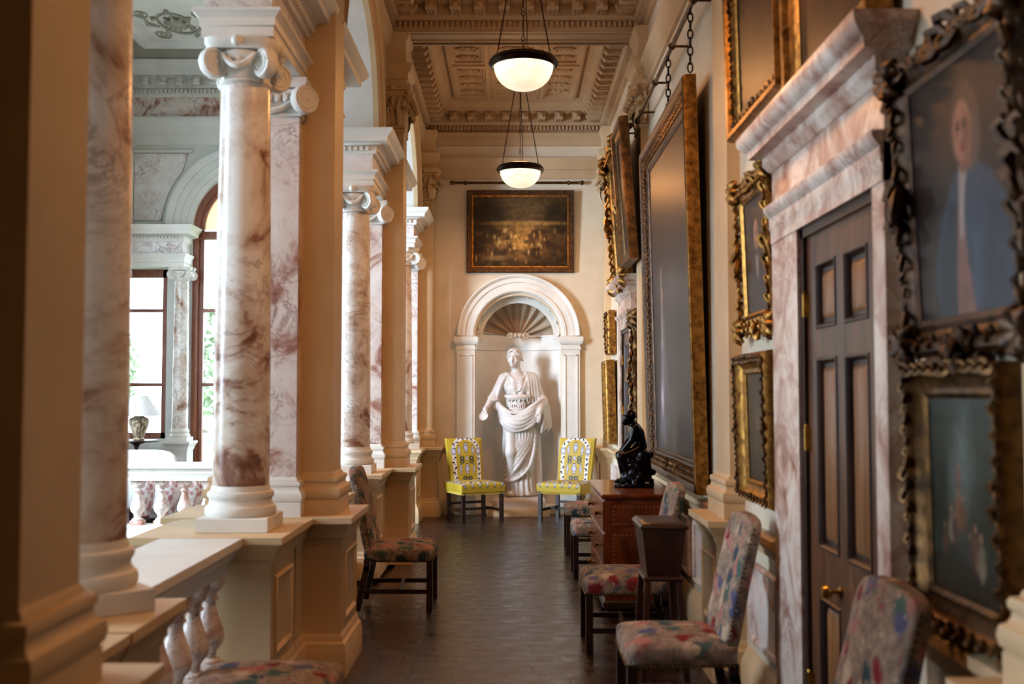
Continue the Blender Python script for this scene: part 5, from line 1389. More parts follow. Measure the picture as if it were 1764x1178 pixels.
# ================================================================== CHAIRS
def nails(pts, r=.0055):
    m = MB()
    for p in pts: m.ball(p, r, 6, 4)
    return m
def line(a, b, step):
    a, b = Vector(a), Vector(b); n = max(2, int((b - a).length / step)); return [tuple(a.lerp(b, i / n)) for i in range(n + 1)]
BTILT = .27
def side_chair(name, label, cat, loc, rz, fabric, back_h=1.06, w=.56, d=.54, group=None, back=True, sh=.485):
    """upholstered side chair facing local -y: seat, backrest, four legs, stretchers, nail trim"""
    t = thing(name, label, cat, loc, rz, group)
    m = MB(); th = .065
    def fs(x, y, z):
        k = 1 - .06 * (y / (d / 2) + 1) * .5
        return (x * k, y, z + .022 * (1 - (x / (w / 2)) ** 2) * (1 - (y / (d / 2)) ** 2) * (z > 0))
    m.sell((0, 0, sh - th), (w / 2, d / 2, th), .42, .2, 56, 20, fs); m.build('seat', fabric, t)
    zl = sh - 2 * th + .008
    fx, fy = w / 2 - .03, d / 2 - .03
    for s in (-1, 1):
        m = MB(); m.bar((s * fx, -fy, zl + .02), (s * fx, -fy, 0), .046, .046, (0, 1, 0)); m.build('leg', M_DARK, t)
        m = MB(); m.bar((s * (fx - .02), fy, zl + .02), (s * (fx - .02), fy + (.02 if not back else .0), zl - .06), .044, .044, (0, 1, 0)); m.bar((s * (fx - .02), fy, zl - .03), (s * (fx - .02), fy + (.0 if not back else .07), 0), .044, .044, (0, 1, 0)); m.build('leg', M_DARK, t)
        m = MB(); m.bar((s * (fx - .005), -fy, .145), (s * (fx - .02), fy + (.045 if back else 0), .145), .022, .034); m.build('stretcher', M_DARK, t)
    m = MB(); m.bar((-fx, 0, .15), (fx, 0, .15), .022, .034, (0, 0, 1)); m.build('stretcher', M_DARK, t)
    m = MB(); m.bar((-fx, fy + (.05 if back else 0), .21), (fx, fy + (.05 if back else 0), .21), .022, .034); m.build('stretcher', M_DARK, t)
    zn = sh - 2 * th + .022; hw, hd = w / 2 - .004, d / 2 - .004
    pts = line((-hw, -hd + .03, zn), (-hw * .95, hd - .03, zn), .02) + line((-hw + .03, -hd, zn), (hw - .03, -hd, zn), .02) + line((hw, -hd + .03, zn), (hw * .95, hd - .03, zn), .02)
    stuff(nails(pts, .0065).build('nail_trim', M_DULLBRASS, t))
    if back:
        h = back_h - sh + .05; zc = h / 2; bw, bt = w / 2 * .90, .048
        def fb(x, y, z):
            u = (z + zc) / h; return (x * (.97 + .03 * u) , y * (1 - .25 * u) + u * BTILT * h * .62 + u * u * .03, z - .022 * (x / bw) ** 2 * u)
        m = MB(); m.sell((0, d / 2 - .045, sh - .05 + zc), (bw, bt, zc), .22, .35, 52, 28, fb); m.build('backrest', fabric, t)
        pts = []
        for s in (-1, 1):
            for i in range(26):
                z = -zc + h * (i + .5) / 26 * .97; p = fb(s * bw * 1.0, -bt * .35, z); pts.append((p[0], p[1] + d / 2 - .045, p[2] + sh - .05 + zc))
        stuff(nails(pts, .0062).build('back_nail_trim', M_DULLBRASS, t))
    return t
side_chair('tapestry_chair', 'tapestry chair with nailed floral back, standing before the dado beside the near door', 'chair', (.80, 5.20, 0), -PI / 2, M_TAP, group='tapestry chairs')
side_chair('tapestry_chair', 'tapestry chair mostly behind the small wooden casket table, near the chest', 'chair', (.73, 6.95, 0), -PI / 2, M_TAP, group='tapestry chairs')
side_chair('tapestry_chair', 'tapestry chair facing the aisle alone on the balustrade side, seen from its side', 'chair', (-.865, 8.26, 0), PI / 2, M_TAP, 1.08, group='tapestry chairs')
side_chair('tapestry_chair', 'tapestry chair back cut off by the bottom edge, below the green landscape', 'chair', (.80, 3.20, 0), -PI / 2, M_TAP, 1.08, group='tapestry chairs')
side_chair('tapestry_stool', 'dim tapestry stool close to the camera beside the near balustrade', 'stool', (-1.03, 4.42, 0), PI / 2, M_TAP, w=.50, d=.60, group='tapestry stools', back=False)
side_chair('tapestry_stool', 'nail trimmed tapestry stool just beyond the chest, with its pale seat', 'stool', (.79, 9.62, 0), -PI / 2, M_TAP, w=.50, d=.50, group='tapestry stools', back=False)
side_chair('tapestry_stool', 'brownish tapestry stool farther from the chest, before the right yellow chair', 'stool', (.80, 11.02, 0), -PI / 2, M_TAP, w=.50, d=.50, group='tapestry stools', back=False, sh=.50)

# --- yellow silk chairs
YEL = (.71, .60, .16); NAVY = (.13, .13, .22); PALE = (.74, .73, .80); GRN = (.23, .27, .16)
def yvase(p, cx, cy, s, ay):
    p.quad([(cy - .9 * s * ay, cx - .38 * s, cx + .38 * s), (cy - .55 * s * ay, cx - .2 * s, cx + .2 * s), (cy - .1 * s * ay, cx - .62 * s, cx + .62 * s), (cy + .2 * s * ay, cx - .55 * s, cx + .55 * s), (cy + .55 * s * ay, cx - .22 * s, cx + .22 * s), (cy + .9 * s * ay, cx - .4 * s, cx + .4 * s)], NAVY, .008)
    t = .8
    p.quad([(cy - .8 * s * ay, cx - .3 * s, cx + .3 * s), (cy - .5 * s * ay, cx - .12 * s, cx + .12 * s), (cy - .1 * s * ay, cx - .52 * s, cx + .52 * s), (cy + .2 * s * ay, cx - .45 * s, cx + .45 * s), (cy + .5 * s * ay, cx - .14 * s, cx + .14 * s), (cy + .8 * s * ay, cx - .3 * s, cx + .3 * s)], PALE, .006)
    p.put(sstep(.58, .64, fbm(p.u * 60, p.v * 60)) * (((p.u - cx) / s) ** 2 + ((p.v - cy) / s / ay) ** 2 < .3), (.45, .45, .58), .7)
def f_yback(u, v):
    p = Pt(u, v, YEL)
    x = u - .5
    # white garlanded arch with flowers
    yy = np.where(v > .72, np.sqrt(x ** 2 + ((v - .72) * 1.25) ** 2), np.abs(x)); band = (np.abs(yy - .36) < .052) & (v > .02)
    p.put(band.astype(float), (.88, .86, .84))
    s = np.where(v > .72, .72 + .36 * np.arctan2((v - .72) * 1.25, np.abs(x)), v)
    for sg in (-1, 1):
        dots = (np.sin(s * 58 + sg) > .35) & (np.abs(yy - (.36 + .032 * np.sin(s * 29))) < .030) & (np.sign(x) == sg)
        p.put(dots.astype(float), NAVY)
        dots = (np.sin(s * 58 + sg + 2.2) > .75) & (np.abs(yy - .36) < .02) & (np.sign(x) == sg); p.put(dots.astype(float), (.45, .40, .35))
    for q in (-1, 1): p.ell(.5 + q * .36, .72, .085, .075, (.55, .52, .56), .3); p.ell(.5 + q * .36, .72, .05, .045, (.80, .78, .82), .3)
    yvase(p, .5, .80, .13, .9); yvase(p, .5, .34, .14, .9)
    for q in (-1, 1): yvase(p, .5 + q * .20, .74, .07, 1.7); yvase(p, .5 + q * .20, .33, .065, 1.9)
    yvase(p, .5, .57, .075, .8)
    r = random.Random(2)
    for (cx, cy) in ((.36, .57), (.64, .57), (.5, .12), (.42, .14), (.58, .14), (.36, .50), (.64, .50)):
        for i in range(9):
            a = i * .7; p.ell(cx + .05 * math.cos(a), cy + .035 * math.sin(a), .024, .014, NAVY if i % 2 else GRN, .3, 1, a)
        p.ell(cx, cy, .02, .016, (.75, .62, .3), .3)
    return p
def f_yseat(u, v):
    p = Pt(u, v, YEL)
    e = np.minimum(np.minimum(u, 1 - u), np.minimum(v, 1 - v))
    yvase(p, .5, .5, .16, 1)
    for i in range(6):
        for (a, b) in ((.12 + .152 * i, .10), (.12 + .152 * i, .90), (.10, .12 + .152 * i), (.90, .12 + .152 * i)): yvase(p, a, b, .06, 1.1)
    ring = np.abs(np.sqrt(((u - .5) / .33) ** 2 + ((v - .5) / .33) ** 2) - 1); p.put((ring < .13).astype(float), (.86, .84, .83))
    an = np.arctan2(v - .5, u - .5); p.put(((ring < .10) & (np.sin(an * 22) > .1)).astype(float), NAVY); p.put(((ring < .2) & (np.sin(an * 11) > .8)).astype(float), GRN)
    return p
def colorize(mb, fn, uv):
    u, v, m = uv(np.array(mb.v)); c = fn(np.clip(u, 0, 1), np.clip(v, 0, 1)).c; c[~m] = YEL
    c = np.where(c <= .04045, c / 12.92, ((c + .055) / 1.055) ** 2.4)
    return np.concatenate([c, np.ones((len(c), 1))], 1)
def yellow_chair(loc, rz, label):
    t = side_chair('yellow_chair', label, 'chair', loc, rz, M_YELLOW, w=.60, d=.56, group='yellow silk chairs', back=False, sh=.49)
    for o in kids(t):
        if o.name.startswith('nail_trim') or o.name.startswith('seat'): bpy.data.objects.remove(o)
    w, d, sh, th = .62, .58, .49, .06
    # seat: fine grid, domed, rounded edge
    n = 150; m = MB(); g = np.linspace(-1, 1, n); X, Y = np.meshgrid(g, g)
    ex = np.sign(X) * (1 - (1 - np.abs(X)) ** 1.0); r4 = np.maximum(np.abs(X), np.abs(Y))
    # soft square: push rings outward then down
    drop = sstep(.80, 1.0, r4); xs = X * w / 2 * (1 - .0 * r4) ; ys = Y * d / 2
    z = sh + .03 * (1 - X ** 2) * (1 - Y ** 2) - .10 * drop ** 1.6
    sc = np.where(r4 > .80, .80 + (r4 - .80) * (1 - .75 * drop) * 1.0, r4) / np.maximum(r4, 1e-6) / (.80 + .2 * .25); xs = xs * sc * .98; ys = ys * sc * .98
    m.v = [tuple(p) for p in np.stack([xs, ys, z], -1).reshape(-1, 3).tolist()]
    m.f = [(j * n + i, j * n + i + 1, (j + 1) * n + i + 1, (j + 1) * n + i) for j in range(n - 1) for i in range(n - 1)]
    ring = [i for i in range(n)] + [j * n + n - 1 for j in range(1, n)] + [(n - 1) * n + i for i in range(n - 2, -1, -1)] + [j * n for j in range(n - 2, 0, -1)]
    m.f.append(tuple(ring[::-1]))
    m.build('seat', M_YELLOW, t, 70, colors=colorize(m, f_yseat, lambda P: ((X.ravel() + 1) / 2, (Y.ravel() + 1) / 2, np.ones(n * n, bool))))
    # back: fine front face
    h, nx, nz = .60, 130, 150; U, W = np.meshgrid(np.linspace(0, 1, nx), np.linspace(0, 1, nz)); bw = .245; m = MB()
    def shp(u, v, y): 
        x = (u - .5) * 2 * bw * (.94 + .10 * v); return x, y + v * BTILT * h * .60 + v * v * .02 + d / 2 - .085, sh - .04 + v * h - .03 * np.abs((u - .5) * 2) ** 3 * (v > .9) * 0
    edge = np.minimum(np.minimum(U, 1 - U) * 2 * bw, (1 - W) * h); yv = -.012 * sstep(0, .05, edge) - .02 * np.sin(PI * U) * np.sin(PI * np.clip(W, 0, 1)) 
    x, y, z = shp(U, W, yv); m.v = [tuple(p) for p in np.stack([x, y, z], -1).reshape(-1, 3).tolist()]
    m.f = [(j * nx + i, j * nx + i + 1, (j + 1) * nx + i + 1, (j + 1) * nx + i) for j in range(nz - 1) for i in range(nx - 1)]
    ring = [i for i in range(nx)] + [j * nx + nx - 1 for j in range(1, nz)] + [(nz - 1) * nx + i for i in range(nx - 2, -1, -1)] + [j * nx for j in range(nz - 2, 0, -1)]
    b0 = len(m.v); m.v += [(m.v[i][0] * .985, m.v[i][1] + .075, m.v[i][2]) for i in ring]; k = len(ring)
    m.f += [(ring[(i + 1) % k], ring[i], b0 + i, b0 + (i + 1) % k) for i in range(k)]; m.f.append(tuple(b0 + i for i in range(k)))
    uu = np.concatenate([U.ravel(), np.zeros(k)]); vv = np.concatenate([W.ravel(), np.zeros(k)]); ok = np.concatenate([np.ones(nx * nz, bool), np.zeros(k, bool)])
    m.build('backrest', M_YELLOW, t, 60, colors=colorize(m, f_yback, lambda P: (uu, vv, ok)))
    m = MB(); r = random.Random(6)
    hw, hd = w / 2 - .022, d / 2 - .022
    for p in line((-hw, hd, sh - .108), (-hw, -hd, sh - .108), .011) + line((-hw, -hd, sh - .108), (hw, -hd, sh - .108), .011) + line((hw, -hd, sh - .108), (hw, hd, sh - .108), .011):
        m.tube([p, (p[0] * 1.01, p[1] * 1.01, p[2] - .022 - r.uniform(0, .008))], [.007, .004], 4)
    m.tube([(-hw, hd, sh - .1), (-hw, -hd, sh - .1), (hw, -hd, sh - .1), (hw, hd, sh - .1)], .009, 6)
    stuff(m.build('fringe', M_FRINGE, t))
    return t
yellow_chair((-.49, 13.66, 0), R(27), 'yellow patterned silk chair left of the statue, turned towards the aisle')
yellow_chair((.72, 13.66, 0), R(-27), 'yellow patterned silk chair right of the statue, beside the chest')

# ================================================================== CHEST, CASKET TABLE
t = thing('commode', 'glossy inlaid walnut chest of drawers carrying the black bronze figure', 'chest', (.945, 8.45, 0))
hx, hy = .255, .645
MB().bbox(-hx, -hy, .10, hx, hy, .865, .006).build('carcass', M_COMMODE, t)
MB().sweep(rect(-hx - .02, -hy - .02, hx + .015, hy + .02), [(-.02, .862), (0, .868), (.006, .88), (.006, .893), (-.002, .90)]).build('top', M_COMMODE, t)
MB().sweep(rect(-hx, -hy, hx, hy), [(.0, .05), (.015, .06), (.015, .10), (.005, .115), (0, .12)]).build('plinth_moulding', M_DARK, t)
for sx in (-1, 1):
    for sy in (-1, 1): m = MB(); m.bbox(sx * (hx - .05) - .04, sy * (hy - .05) - .04, 0, sx * (hx - .05) + .04, sy * (hy - .05) + .04, .07, .004); m.build('foot', M_DARK, t)
for z0, z1 in ((.14, .36), (.38, .60), (.62, .84)):
    d_ = MB(); d_.bbox(-hx - .012, -hy + .04, z0, -hx + .004, hy - .04, z1, .004); do = d_.build('drawer', M_COMMODE, t)
    for yy in (-.35, .35):
        m = MB(); m.lathe([(0, 0), (.018, 0), (.012, .01), (.010, .02), (.02, .03), (.018, .04), (0, .044)], n=12, M=Matrix.Translation((-hx - .012, yy, (z0 + z1) / 2)) @ Matrix.Rotation(-PI / 2, 4, 'Y')); m.build('knob', M_DULLBRASS, do)
def end_panel(x0, z0, x1, z1):
    MB().bbox(x0, -hy - .008, z0, x1, -hy + .004, z1, .003).build('end_panel', M_COMMODE, t)
    m = MB(); q = .022
    for a, b in (((x0 + q, z0 + q), (x1 - q, z0 + q)), ((x1 - q, z0 + q), (x1 - q, z1 - q)), ((x1 - q, z1 - q), (x0 + q, z1 - q)), ((x0 + q, z1 - q), (x0 + q, z0 + q))):
        L = math.hypot(b[0] - a[0], b[1] - a[1]); n = int(L / .014)
        for i in range(n):
            if i % 2: continue
            px, pz = a[0] + (b[0] - a[0]) * i / n, a[1] + (b[1] - a[1]) * i / n; m.box(px - .004, -hy - .0095, pz - .004, px + .005, -hy - .007, pz + .005)
    stuff(m.build('inlay_stringing', M_INLAY, t))
end_panel(-hx + .04, .66, hx - .04, .83); end_panel(-hx + .04, .16, hx - .04, .62)

t = thing('casket_table', 'small dark wooden casket on slender splayed legs between two tapestry chairs', 'table', (.865, 6.18, 0))
def frust(x, y, z0, X, Y, z1): 
    m = MB(); return m.add([(-x, -y, z0), (x, -y, z0), (x, y, z0), (-x, y, z0), (-X, -Y, z1), (X, -Y, z1), (X, Y, z1), (-X, Y, z1)], [(3, 2, 1, 0), (4, 5, 6, 7), (0, 1, 5, 4), (1, 2, 6, 5), (2, 3, 7, 6), (3, 0, 4, 7)])
frust(.092, .15, .60, .125, .20, .875).build('casket', M_CASKET, t)
MB().sweep(rect(-.13, -.205, .13, .205), [(-.01, .872), (.004, .876), (.008, .885), (.004, .895), (-.015, .91), (-.05, .915)]).build('lid', M_CASKET, t)
MB().sweep(rect(-.105, -.165, .105, .165), [(-.01, .575), (.006, .58), (.01, .59), (.004, .602), (-.02, .605)]).build('frame', M_CASKET, t)
for sx in (-1, 1):
    for sy in (-1, 1): m = MB(); m.bar((sx * .088, sy * .148, .578), (sx * .125, sy * .20, 0), .032, .032, (0, 1, 0)); m.build('leg', M_CASKET, t)
MB().bar((-.11, 0, .2), (.11, 0, .2), .02, .02).build('stretcher', M_CASKET, t)

# ================================================================== SCULPTURE (bodies grown as one surface)
class SDF:
    def __init__(s, lo, hi, h):
        s.lo = np.array(lo, np.float32); s.h = h; s.n = np.ceil((np.array(hi) - lo) / h).astype(int) + 1
        s.F = np.full(s.n, .2, np.float32); s.ax = [s.lo[i] + h * np.arange(s.n[i], dtype=np.float32) for i in range(3)]
    def sub(s, lo, hi):
        a = np.clip(np.floor((np.array(lo) - s.lo) / s.h).astype(int), 0, s.n - 1); b = np.clip(np.ceil((np.array(hi) - s.lo) / s.h).astype(int) + 1, 1, s.n)
        sl = tuple(slice(int(a[i]), int(max(b[i], a[i] + 1))) for i in range(3))
        X, Y, Z = np.meshgrid(*[s.ax[i][sl[i]] for i in range(3)], indexing='ij'); return sl, X, Y, Z
    def smin(s, sl, d, k, cut=False):
        a = s.F[sl]
        if cut: d = -d; h = np.clip(.5 - .5 * (a - d) / k, 0, 1); s.F[sl] = np.where(True, -(-a * (1 - h) + -d * h - k * h * (1 - h)), a); return
        h = np.clip(.5 + .5 * (a - d) / k, 0, 1); s.F[sl] = a * (1 - h) + d * h - k * h * (1 - h)
    def cap(s, a, b, ra, rb=None, k=.02):
        rb = ra if rb is None else rb; a = np.array(a, np.float32); b = np.array(b, np.float32); m = max(ra, rb) + k + 2 * s.h
        sl, X, Y, Z = s.sub(np.minimum(a, b) - m, np.maximum(a, b) + m); ba = b - a; L = max(1e-9, float(ba @ ba))
        t = np.clip(((X - a[0]) * ba[0] + (Y - a[1]) * ba[1] + (Z - a[2]) * ba[2]) / L, 0, 1)
        d = np.sqrt((X - a[0] - t * ba[0]) ** 2 + (Y - a[1] - t * ba[1]) ** 2 + (Z - a[2] - t * ba[2]) ** 2) - (ra + (rb - ra) * t); s.smin(sl, d, k)
    def path(s, pts, r, k=.012):
        rr = [r] * len(pts) if isinstance(r, (int, float)) else r
        for i in range(len(pts) - 1): s.cap(pts[i], pts[i + 1], rr[i], rr[i + 1], k)
    def ell(s, c, r, k=.03, rot=None, cut=False):
        c = np.array(c, np.float32); r = np.array(r, np.float32); m = float(max(r)) + k + 2 * s.h
        sl, X, Y, Z = s.sub(c - m, c + m); X, Y, Z = X - c[0], Y - c[1], Z - c[2]
        if rot is not None:
            Rm = np.array(rot.to_3x3().transposed()); X, Y, Z = (Rm[i][0] * X + Rm[i][1] * Y + Rm[i][2] * Z for i in range(3))
        k0 = np.sqrt((X / r[0]) ** 2 + (Y / r[1]) ** 2 + (Z / r[2]) ** 2); k1 = np.sqrt((X / r[0] ** 2) ** 2 + (Y / r[1] ** 2) ** 2 + (Z / r[2] ** 2) ** 2)
        d = k0 * (k0 - 1) / np.maximum(k1, 1e-6); d = np.where(k0 < 1e-3, -min(r), d); s.smin(sl, d.astype(np.float32), k, cut)
    def mesh(s):
        F = s.F; n = np.array(F.shape); c = n - 1; acc = np.zeros((*c, 3), np.float32); cnt = np.zeros(c, np.int32)
        cor = [(i, j, k) for i in (0, 1) for j in (0, 1) for k in (0, 1)]
        S = lambda o: F[o[0]:o[0] + c[0], o[1]:o[1] + c[1], o[2]:o[2] + c[2]]
        for a in cor:
            for ax in range(3):
                if a[ax]: continue
                b = list(a); b[ax] = 1; fa, fb = S(a), S(b); idx = np.nonzero((fa < 0) != (fb < 0)); A, B = fa[idx], fb[idx]; t = A / (A - B)
                p = np.zeros((len(t), 3), np.float32) + np.array(a, np.float32); p[:, ax] += t; acc[idx] += p; cnt[idx] += 1
        act = np.nonzero(cnt); ids = np.full(c, -1, np.int64); ids[act] = np.arange(len(act[0]))
        P = (acc[act] / cnt[act][:, None] + np.stack(act, 1)) * s.h + s.lo; Q = []
        for ax in range(3):
            u, v = (ax + 1) % 3, (ax + 2) % 3; sl0 = [slice(1, -1)] * 3; sl0[ax] = slice(0, -1); sl1 = list(sl0); sl1[ax] = slice(1, None)
            a, b = F[tuple(sl0)] < 0, F[tuple(sl1)] < 0; idx = np.stack(np.nonzero(a != b), 1); flip = a[tuple(idx.T)]
            off = np.zeros(3, int); off[u] = 1; off[v] = 1; g = idx.copy(); g[:, u] += 1; g[:, v] += 1
            def I(du, dv): q = g.copy(); q[:, u] += du; q[:, v] += dv; return ids[tuple(q.T)]
            q = np.stack([I(-1, -1), I(0, -1), I(0, 0), I(-1, 0)], 1); q[~flip] = q[~flip][:, ::-1]; Q.append(q)
        return P, np.concatenate(Q)
    def build(s, name, mat, parent, smooth=1):
        P, Q = s.mesh(); Q = Q[(Q >= 0).all(1)]
        e = np.concatenate([Q[:, [0, 1]], Q[:, [1, 2]], Q[:, [2, 3]], Q[:, [3, 0]]])
        for _ in range(smooth):
            a = np.zeros_like(P); n = np.zeros(len(P)); 
            for i, j in ((0, 1), (1, 0)): np.add.at(a, e[:, i], P[e[:, j]]); np.add.at(n, e[:, i], 1)
            P = P * .5 + .5 * a / np.maximum(n, 1)[:, None]
        me = bpy.data.meshes.new(name); me.from_pydata(P.tolist(), [], Q.tolist()); me.polygons.foreach_set('use_smooth', [True] * len(Q)); me.materials.append(mat)
        o = bpy.data.objects.new(name, me); COL.objects.link(o); o.parent = parent; return o
def curve(pts, n=18):
    """Catmull-Rom through points"""
    P = [np.array(p, float) for p in pts]; P = [2 * P[0] - P[1]] + P + [2 * P[-1] - P[-2]]; out = []
    for i in range(1, len(P) - 2):
        k = max(2, n // (len(P) - 3))
        for q in range(k):
            t = q / k; a, b, c, d = P[i - 1:i + 3]; out.append(.5 * ((2 * b) + (c - a) * t + (2 * a - 5 * b + 4 * c - d) * t * t + (3 * b - a - 3 * c + d) * t ** 3))
    return out + [P[-2]]

# ---- marble woman with a dish, standing in the niche
st = thing('marble_statue', 'white marble statue of a draped woman holding a dish, standing in the niche', 'statue', (NX, YEND + .10, .246))
S = SDF((-.62, -.36, -.01), (.50, .26, 2.06), .0085)
# standing body under the cloth
S.ell((.0, 0, 1.10), (.215, .150, .17), .05); S.ell((-.01, 0, 1.30), (.158, .118, .15), .06); S.ell((-.015, .0, 1.50), (.192, .125, .165), .06)
S.ell((-.095, -.095, 1.475), (.078, .065, .078), .04); S.ell((.075, -.095, 1.48), (.078, .065, .078), .04)
S.cap((-.18, .01, 1.622), (.175, .01, 1.630), .064, .064, .05); S.cap((-.02, .0, 1.66), (-.045, -.015, 1.82), .068, .058, .05)
# skirt: elliptical column with folds
sl, X, Y, Z = S.sub((-.45, -.34, .12), (.45, .26, 1.16))
zz = np.clip((Z - .15) / .95, 0, 1); cx = -.005 + .03 * np.sin(zz * 2.5) - .02 * (1 - zz); A = .185 + .06 * np.sin(zz * PI * .62 + .35) * zz + .01; B = .135 + .045 * zz
an = np.arctan2(Y / B, (X - cx) / A); rad = np.sqrt(((X - cx) / A) ** 2 + (Y / B) ** 2)
fold = .040 * np.sin(an * 5 + Z * 7.5 + .6) * (1 - .3 * zz) + .022 * np.sin(an * 9 - Z * 11)
fold = fold * (Y < .05)
S.smin(sl, ((rad - 1 - fold) * .155 ).astype(np.float32) + np.maximum(0, (.26 + .10 * np.sin((X + .02) * 6) - Z)).astype(np.float32), .02)
# under-dress falling in straight pleats to the feet
sl, X, Y, Z = S.sub((-.32, -.3, -.01), (.34, .26, .48))
A = .175 + .035 * np.clip(1 - Z / .45, 0, 1); B = .135 + .03 * np.clip(1 - Z / .45, 0, 1); cx = .02
an = np.arctan2(Y / B, (X - cx) / A); rad = np.sqrt(((X - cx) / A) ** 2 + (Y / B) ** 2); pl = .085 * np.sin(an * 17 + .6 * np.sin(Z * 6)) * np.clip(1.15 - Z / .5, 0, 1)
S.smin(sl, ((rad - 1 - pl) * .15).astype(np.float32) + np.maximum(0, Z - .42).astype(np.float32) + np.maximum(0, .005 - Z).astype(np.float32), .015)
S.ell((-.115, -.20, .035), (.042, .085, .035), .02); S.ell((.13, -.185, .03), (.04, .07, .03), .02)
# advanced leg pressing through the cloth
S.cap((-.10, -.09, 1.0), (-.105, -.165, .60), .10, .075, .05); S.cap((-.105, -.165, .60), (-.09, -.10, .18), .07, .055, .05)
# mantle folds sweeping from her hip across the legs to the far ankle
def ys(x, z, e=0.0): A_ = .215 + .02 * z; return -(.150 + .02 * z) * math.sqrt(max(.04, 1 - (x / A_) ** 2)) - e
for k in range(8):
    xt = .205 - .036 * k; xe = -.195 + .004 * k; he = .21 + .062 * k
    P_ = [(xt, ys(xt, 1, .0), .985), (xt + .004 - .012 * k * .3, ys(xt, .8, .010), .80 - .012 * k), ((xt * .55 + xe * .45), ys(xt * .55 + xe * .45, .55, .022), .40 * .985 + .60 * he - .06 + .01 * k), (xe * .8, ys(xe * .8, .4, .012), he + .015), (xe, ys(xe, .3), he)]
    S.path(curve(P_, 24), [.011 + .013 * math.sin(PI * min(1, i / 24)) for i in range(26)], .011)
for k in range(4):
    x0 = -.205 + .03 * k
    S.path(curve([(x0, ys(x0, 1), 1.02), (x0 + .05, ys(x0 + .05, .9, .008), .90 - .02 * k), (x0 + .10, ys(x0 + .10, .8, .008), .80 - .03 * k)], 10), [.012] * 8 + [.006] * 4, .012)
# hem of the mantle
S.path(curve([(.215, -.06, .62), (.185, -.12, .47), (.09, -.17, .32), (-.03, -.185, .235), (-.15, -.13, .20), (-.20, -.02, .21)], 16), .019, .02)
S.path(curve([(.205, -.08, .98), (.225, -.09, .80), (.215, -.10, .62), (.17, -.135, .45)], 14), .020, .016)
# thick roll of the mantle from the hip to the arm
for k in range(6):
    f = k / 5.0; dz = -.048 * (k - 2); dy = -.018 * math.sin(f * PI)
    S.path(curve([(-.285, .02, 1.235 + dz * .5), (-.235, -.13 + dy, 1.135 + dz * .8), (-.10, -.205 + dy, 1.045 + dz), (.05, -.215 + dy, 1.045 + dz), (.19, -.19 + dy, 1.125 + dz), (.30, -.13, 1.235 + dz * .7), (.37, -.02, 1.285 + dz * .4)], 24), [.024 + .008 * math.sin(i * .5 + k) for i in range(25)], .014)
S.ell((.34, .0, 1.24), (.07, .10, .10), .04)
# cloth tail hanging from the forearm
for k in range(5):
    x0 = .325 + .022 * k
    S.path(curve([(x0, -.10 + .03 * k, 1.22), (x0 + .02, -.10 + .03 * k, 1.08), (x0 + .005 + .006 * k, -.10 + .028 * k, .95 - .02 * (k % 2)), (x0 - .008, -.09 + .025 * k, .86 + .02 * (k % 3))], 12), [.022] * 10 + [.014] * 6, .012)
# shoulder mantle down her left side
for k in range(4):
    S.path(curve([(.10 + .035 * k, -.02, 1.70 - .01 * k), (.135 + .035 * k, -.11 + .012 * k, 1.60), (.145 + .04 * k, -.12 + .02 * k, 1.44), (.15 + .045 * k, -.11 + .02 * k, 1.28)], 14), .018, .014)
S.ell((-.005, -.075, 1.565), (.125, .072, .10), .05); S.ell((0, -.06, 1.26), (.15, .10, .13), .04); S.ell((-.01, -.085, 1.43), (.14, .07, .09), .04)
# bodice: belt with gathers, neckline swags, pleats
S.path(curve([(-.185, -.03, 1.365), (-.10, -.135, 1.345), (0, -.15, 1.335), (.09, -.14, 1.345), (.16, -.04, 1.37)], 16), .016, .012)
S.path([(-.0, -.16, 1.34), (-.035, -.165, 1.365), (-.005, -.165, 1.345), (.03, -.165, 1.37), (.0, -.165, 1.34), (-.02, -.16, 1.26)], .011, .01); S.path([(0, -.165, 1.34), (.018, -.16, 1.25)], .011, .01)
for k in range(13):
    x0 = -.165 + .026 * k; y0 = -.168 * math.sqrt(max(.05, 1 - (x0 / .21) ** 2))
    S.path([(x0, y0 - .004, 1.385), (x0 + .004, y0 - .022, 1.352), (x0, y0 - .012, 1.31 - .02 * (k % 2))], [.010, .016, .009], .01)
    if 1 < k < 11: S.path([(x0 * .9, y0 * .92 - .01, 1.29), (x0 * .95 - .01, y0 * 1.0 - .012, 1.19), (x0, y0 - .02, 1.10)], .0085, .012)
for k in range(5):
    S.path(curve([(-.17 + .02 * k, -.04, 1.685 - .006 * k), (-.085, -.135 - .006 * k, 1.61 - .028 * k), (-.02, -.146 - .006 * k, 1.575 - .036 * k), (.05, -.138 - .006 * k, 1.605 - .028 * k), (.13 - .015 * k, -.04, 1.69 - .006 * k)], 14), .0105, .012)
for k in range(4):
    for q in (-1, 1): S.path(curve([(q * (.15 - .02 * k) - .01, -.09, 1.62), (q * (.10 - .015 * k) - .01, -.155, 1.50), (q * (.05 - .008 * k) - .005, -.15, 1.38)], 8), .0085, .012)
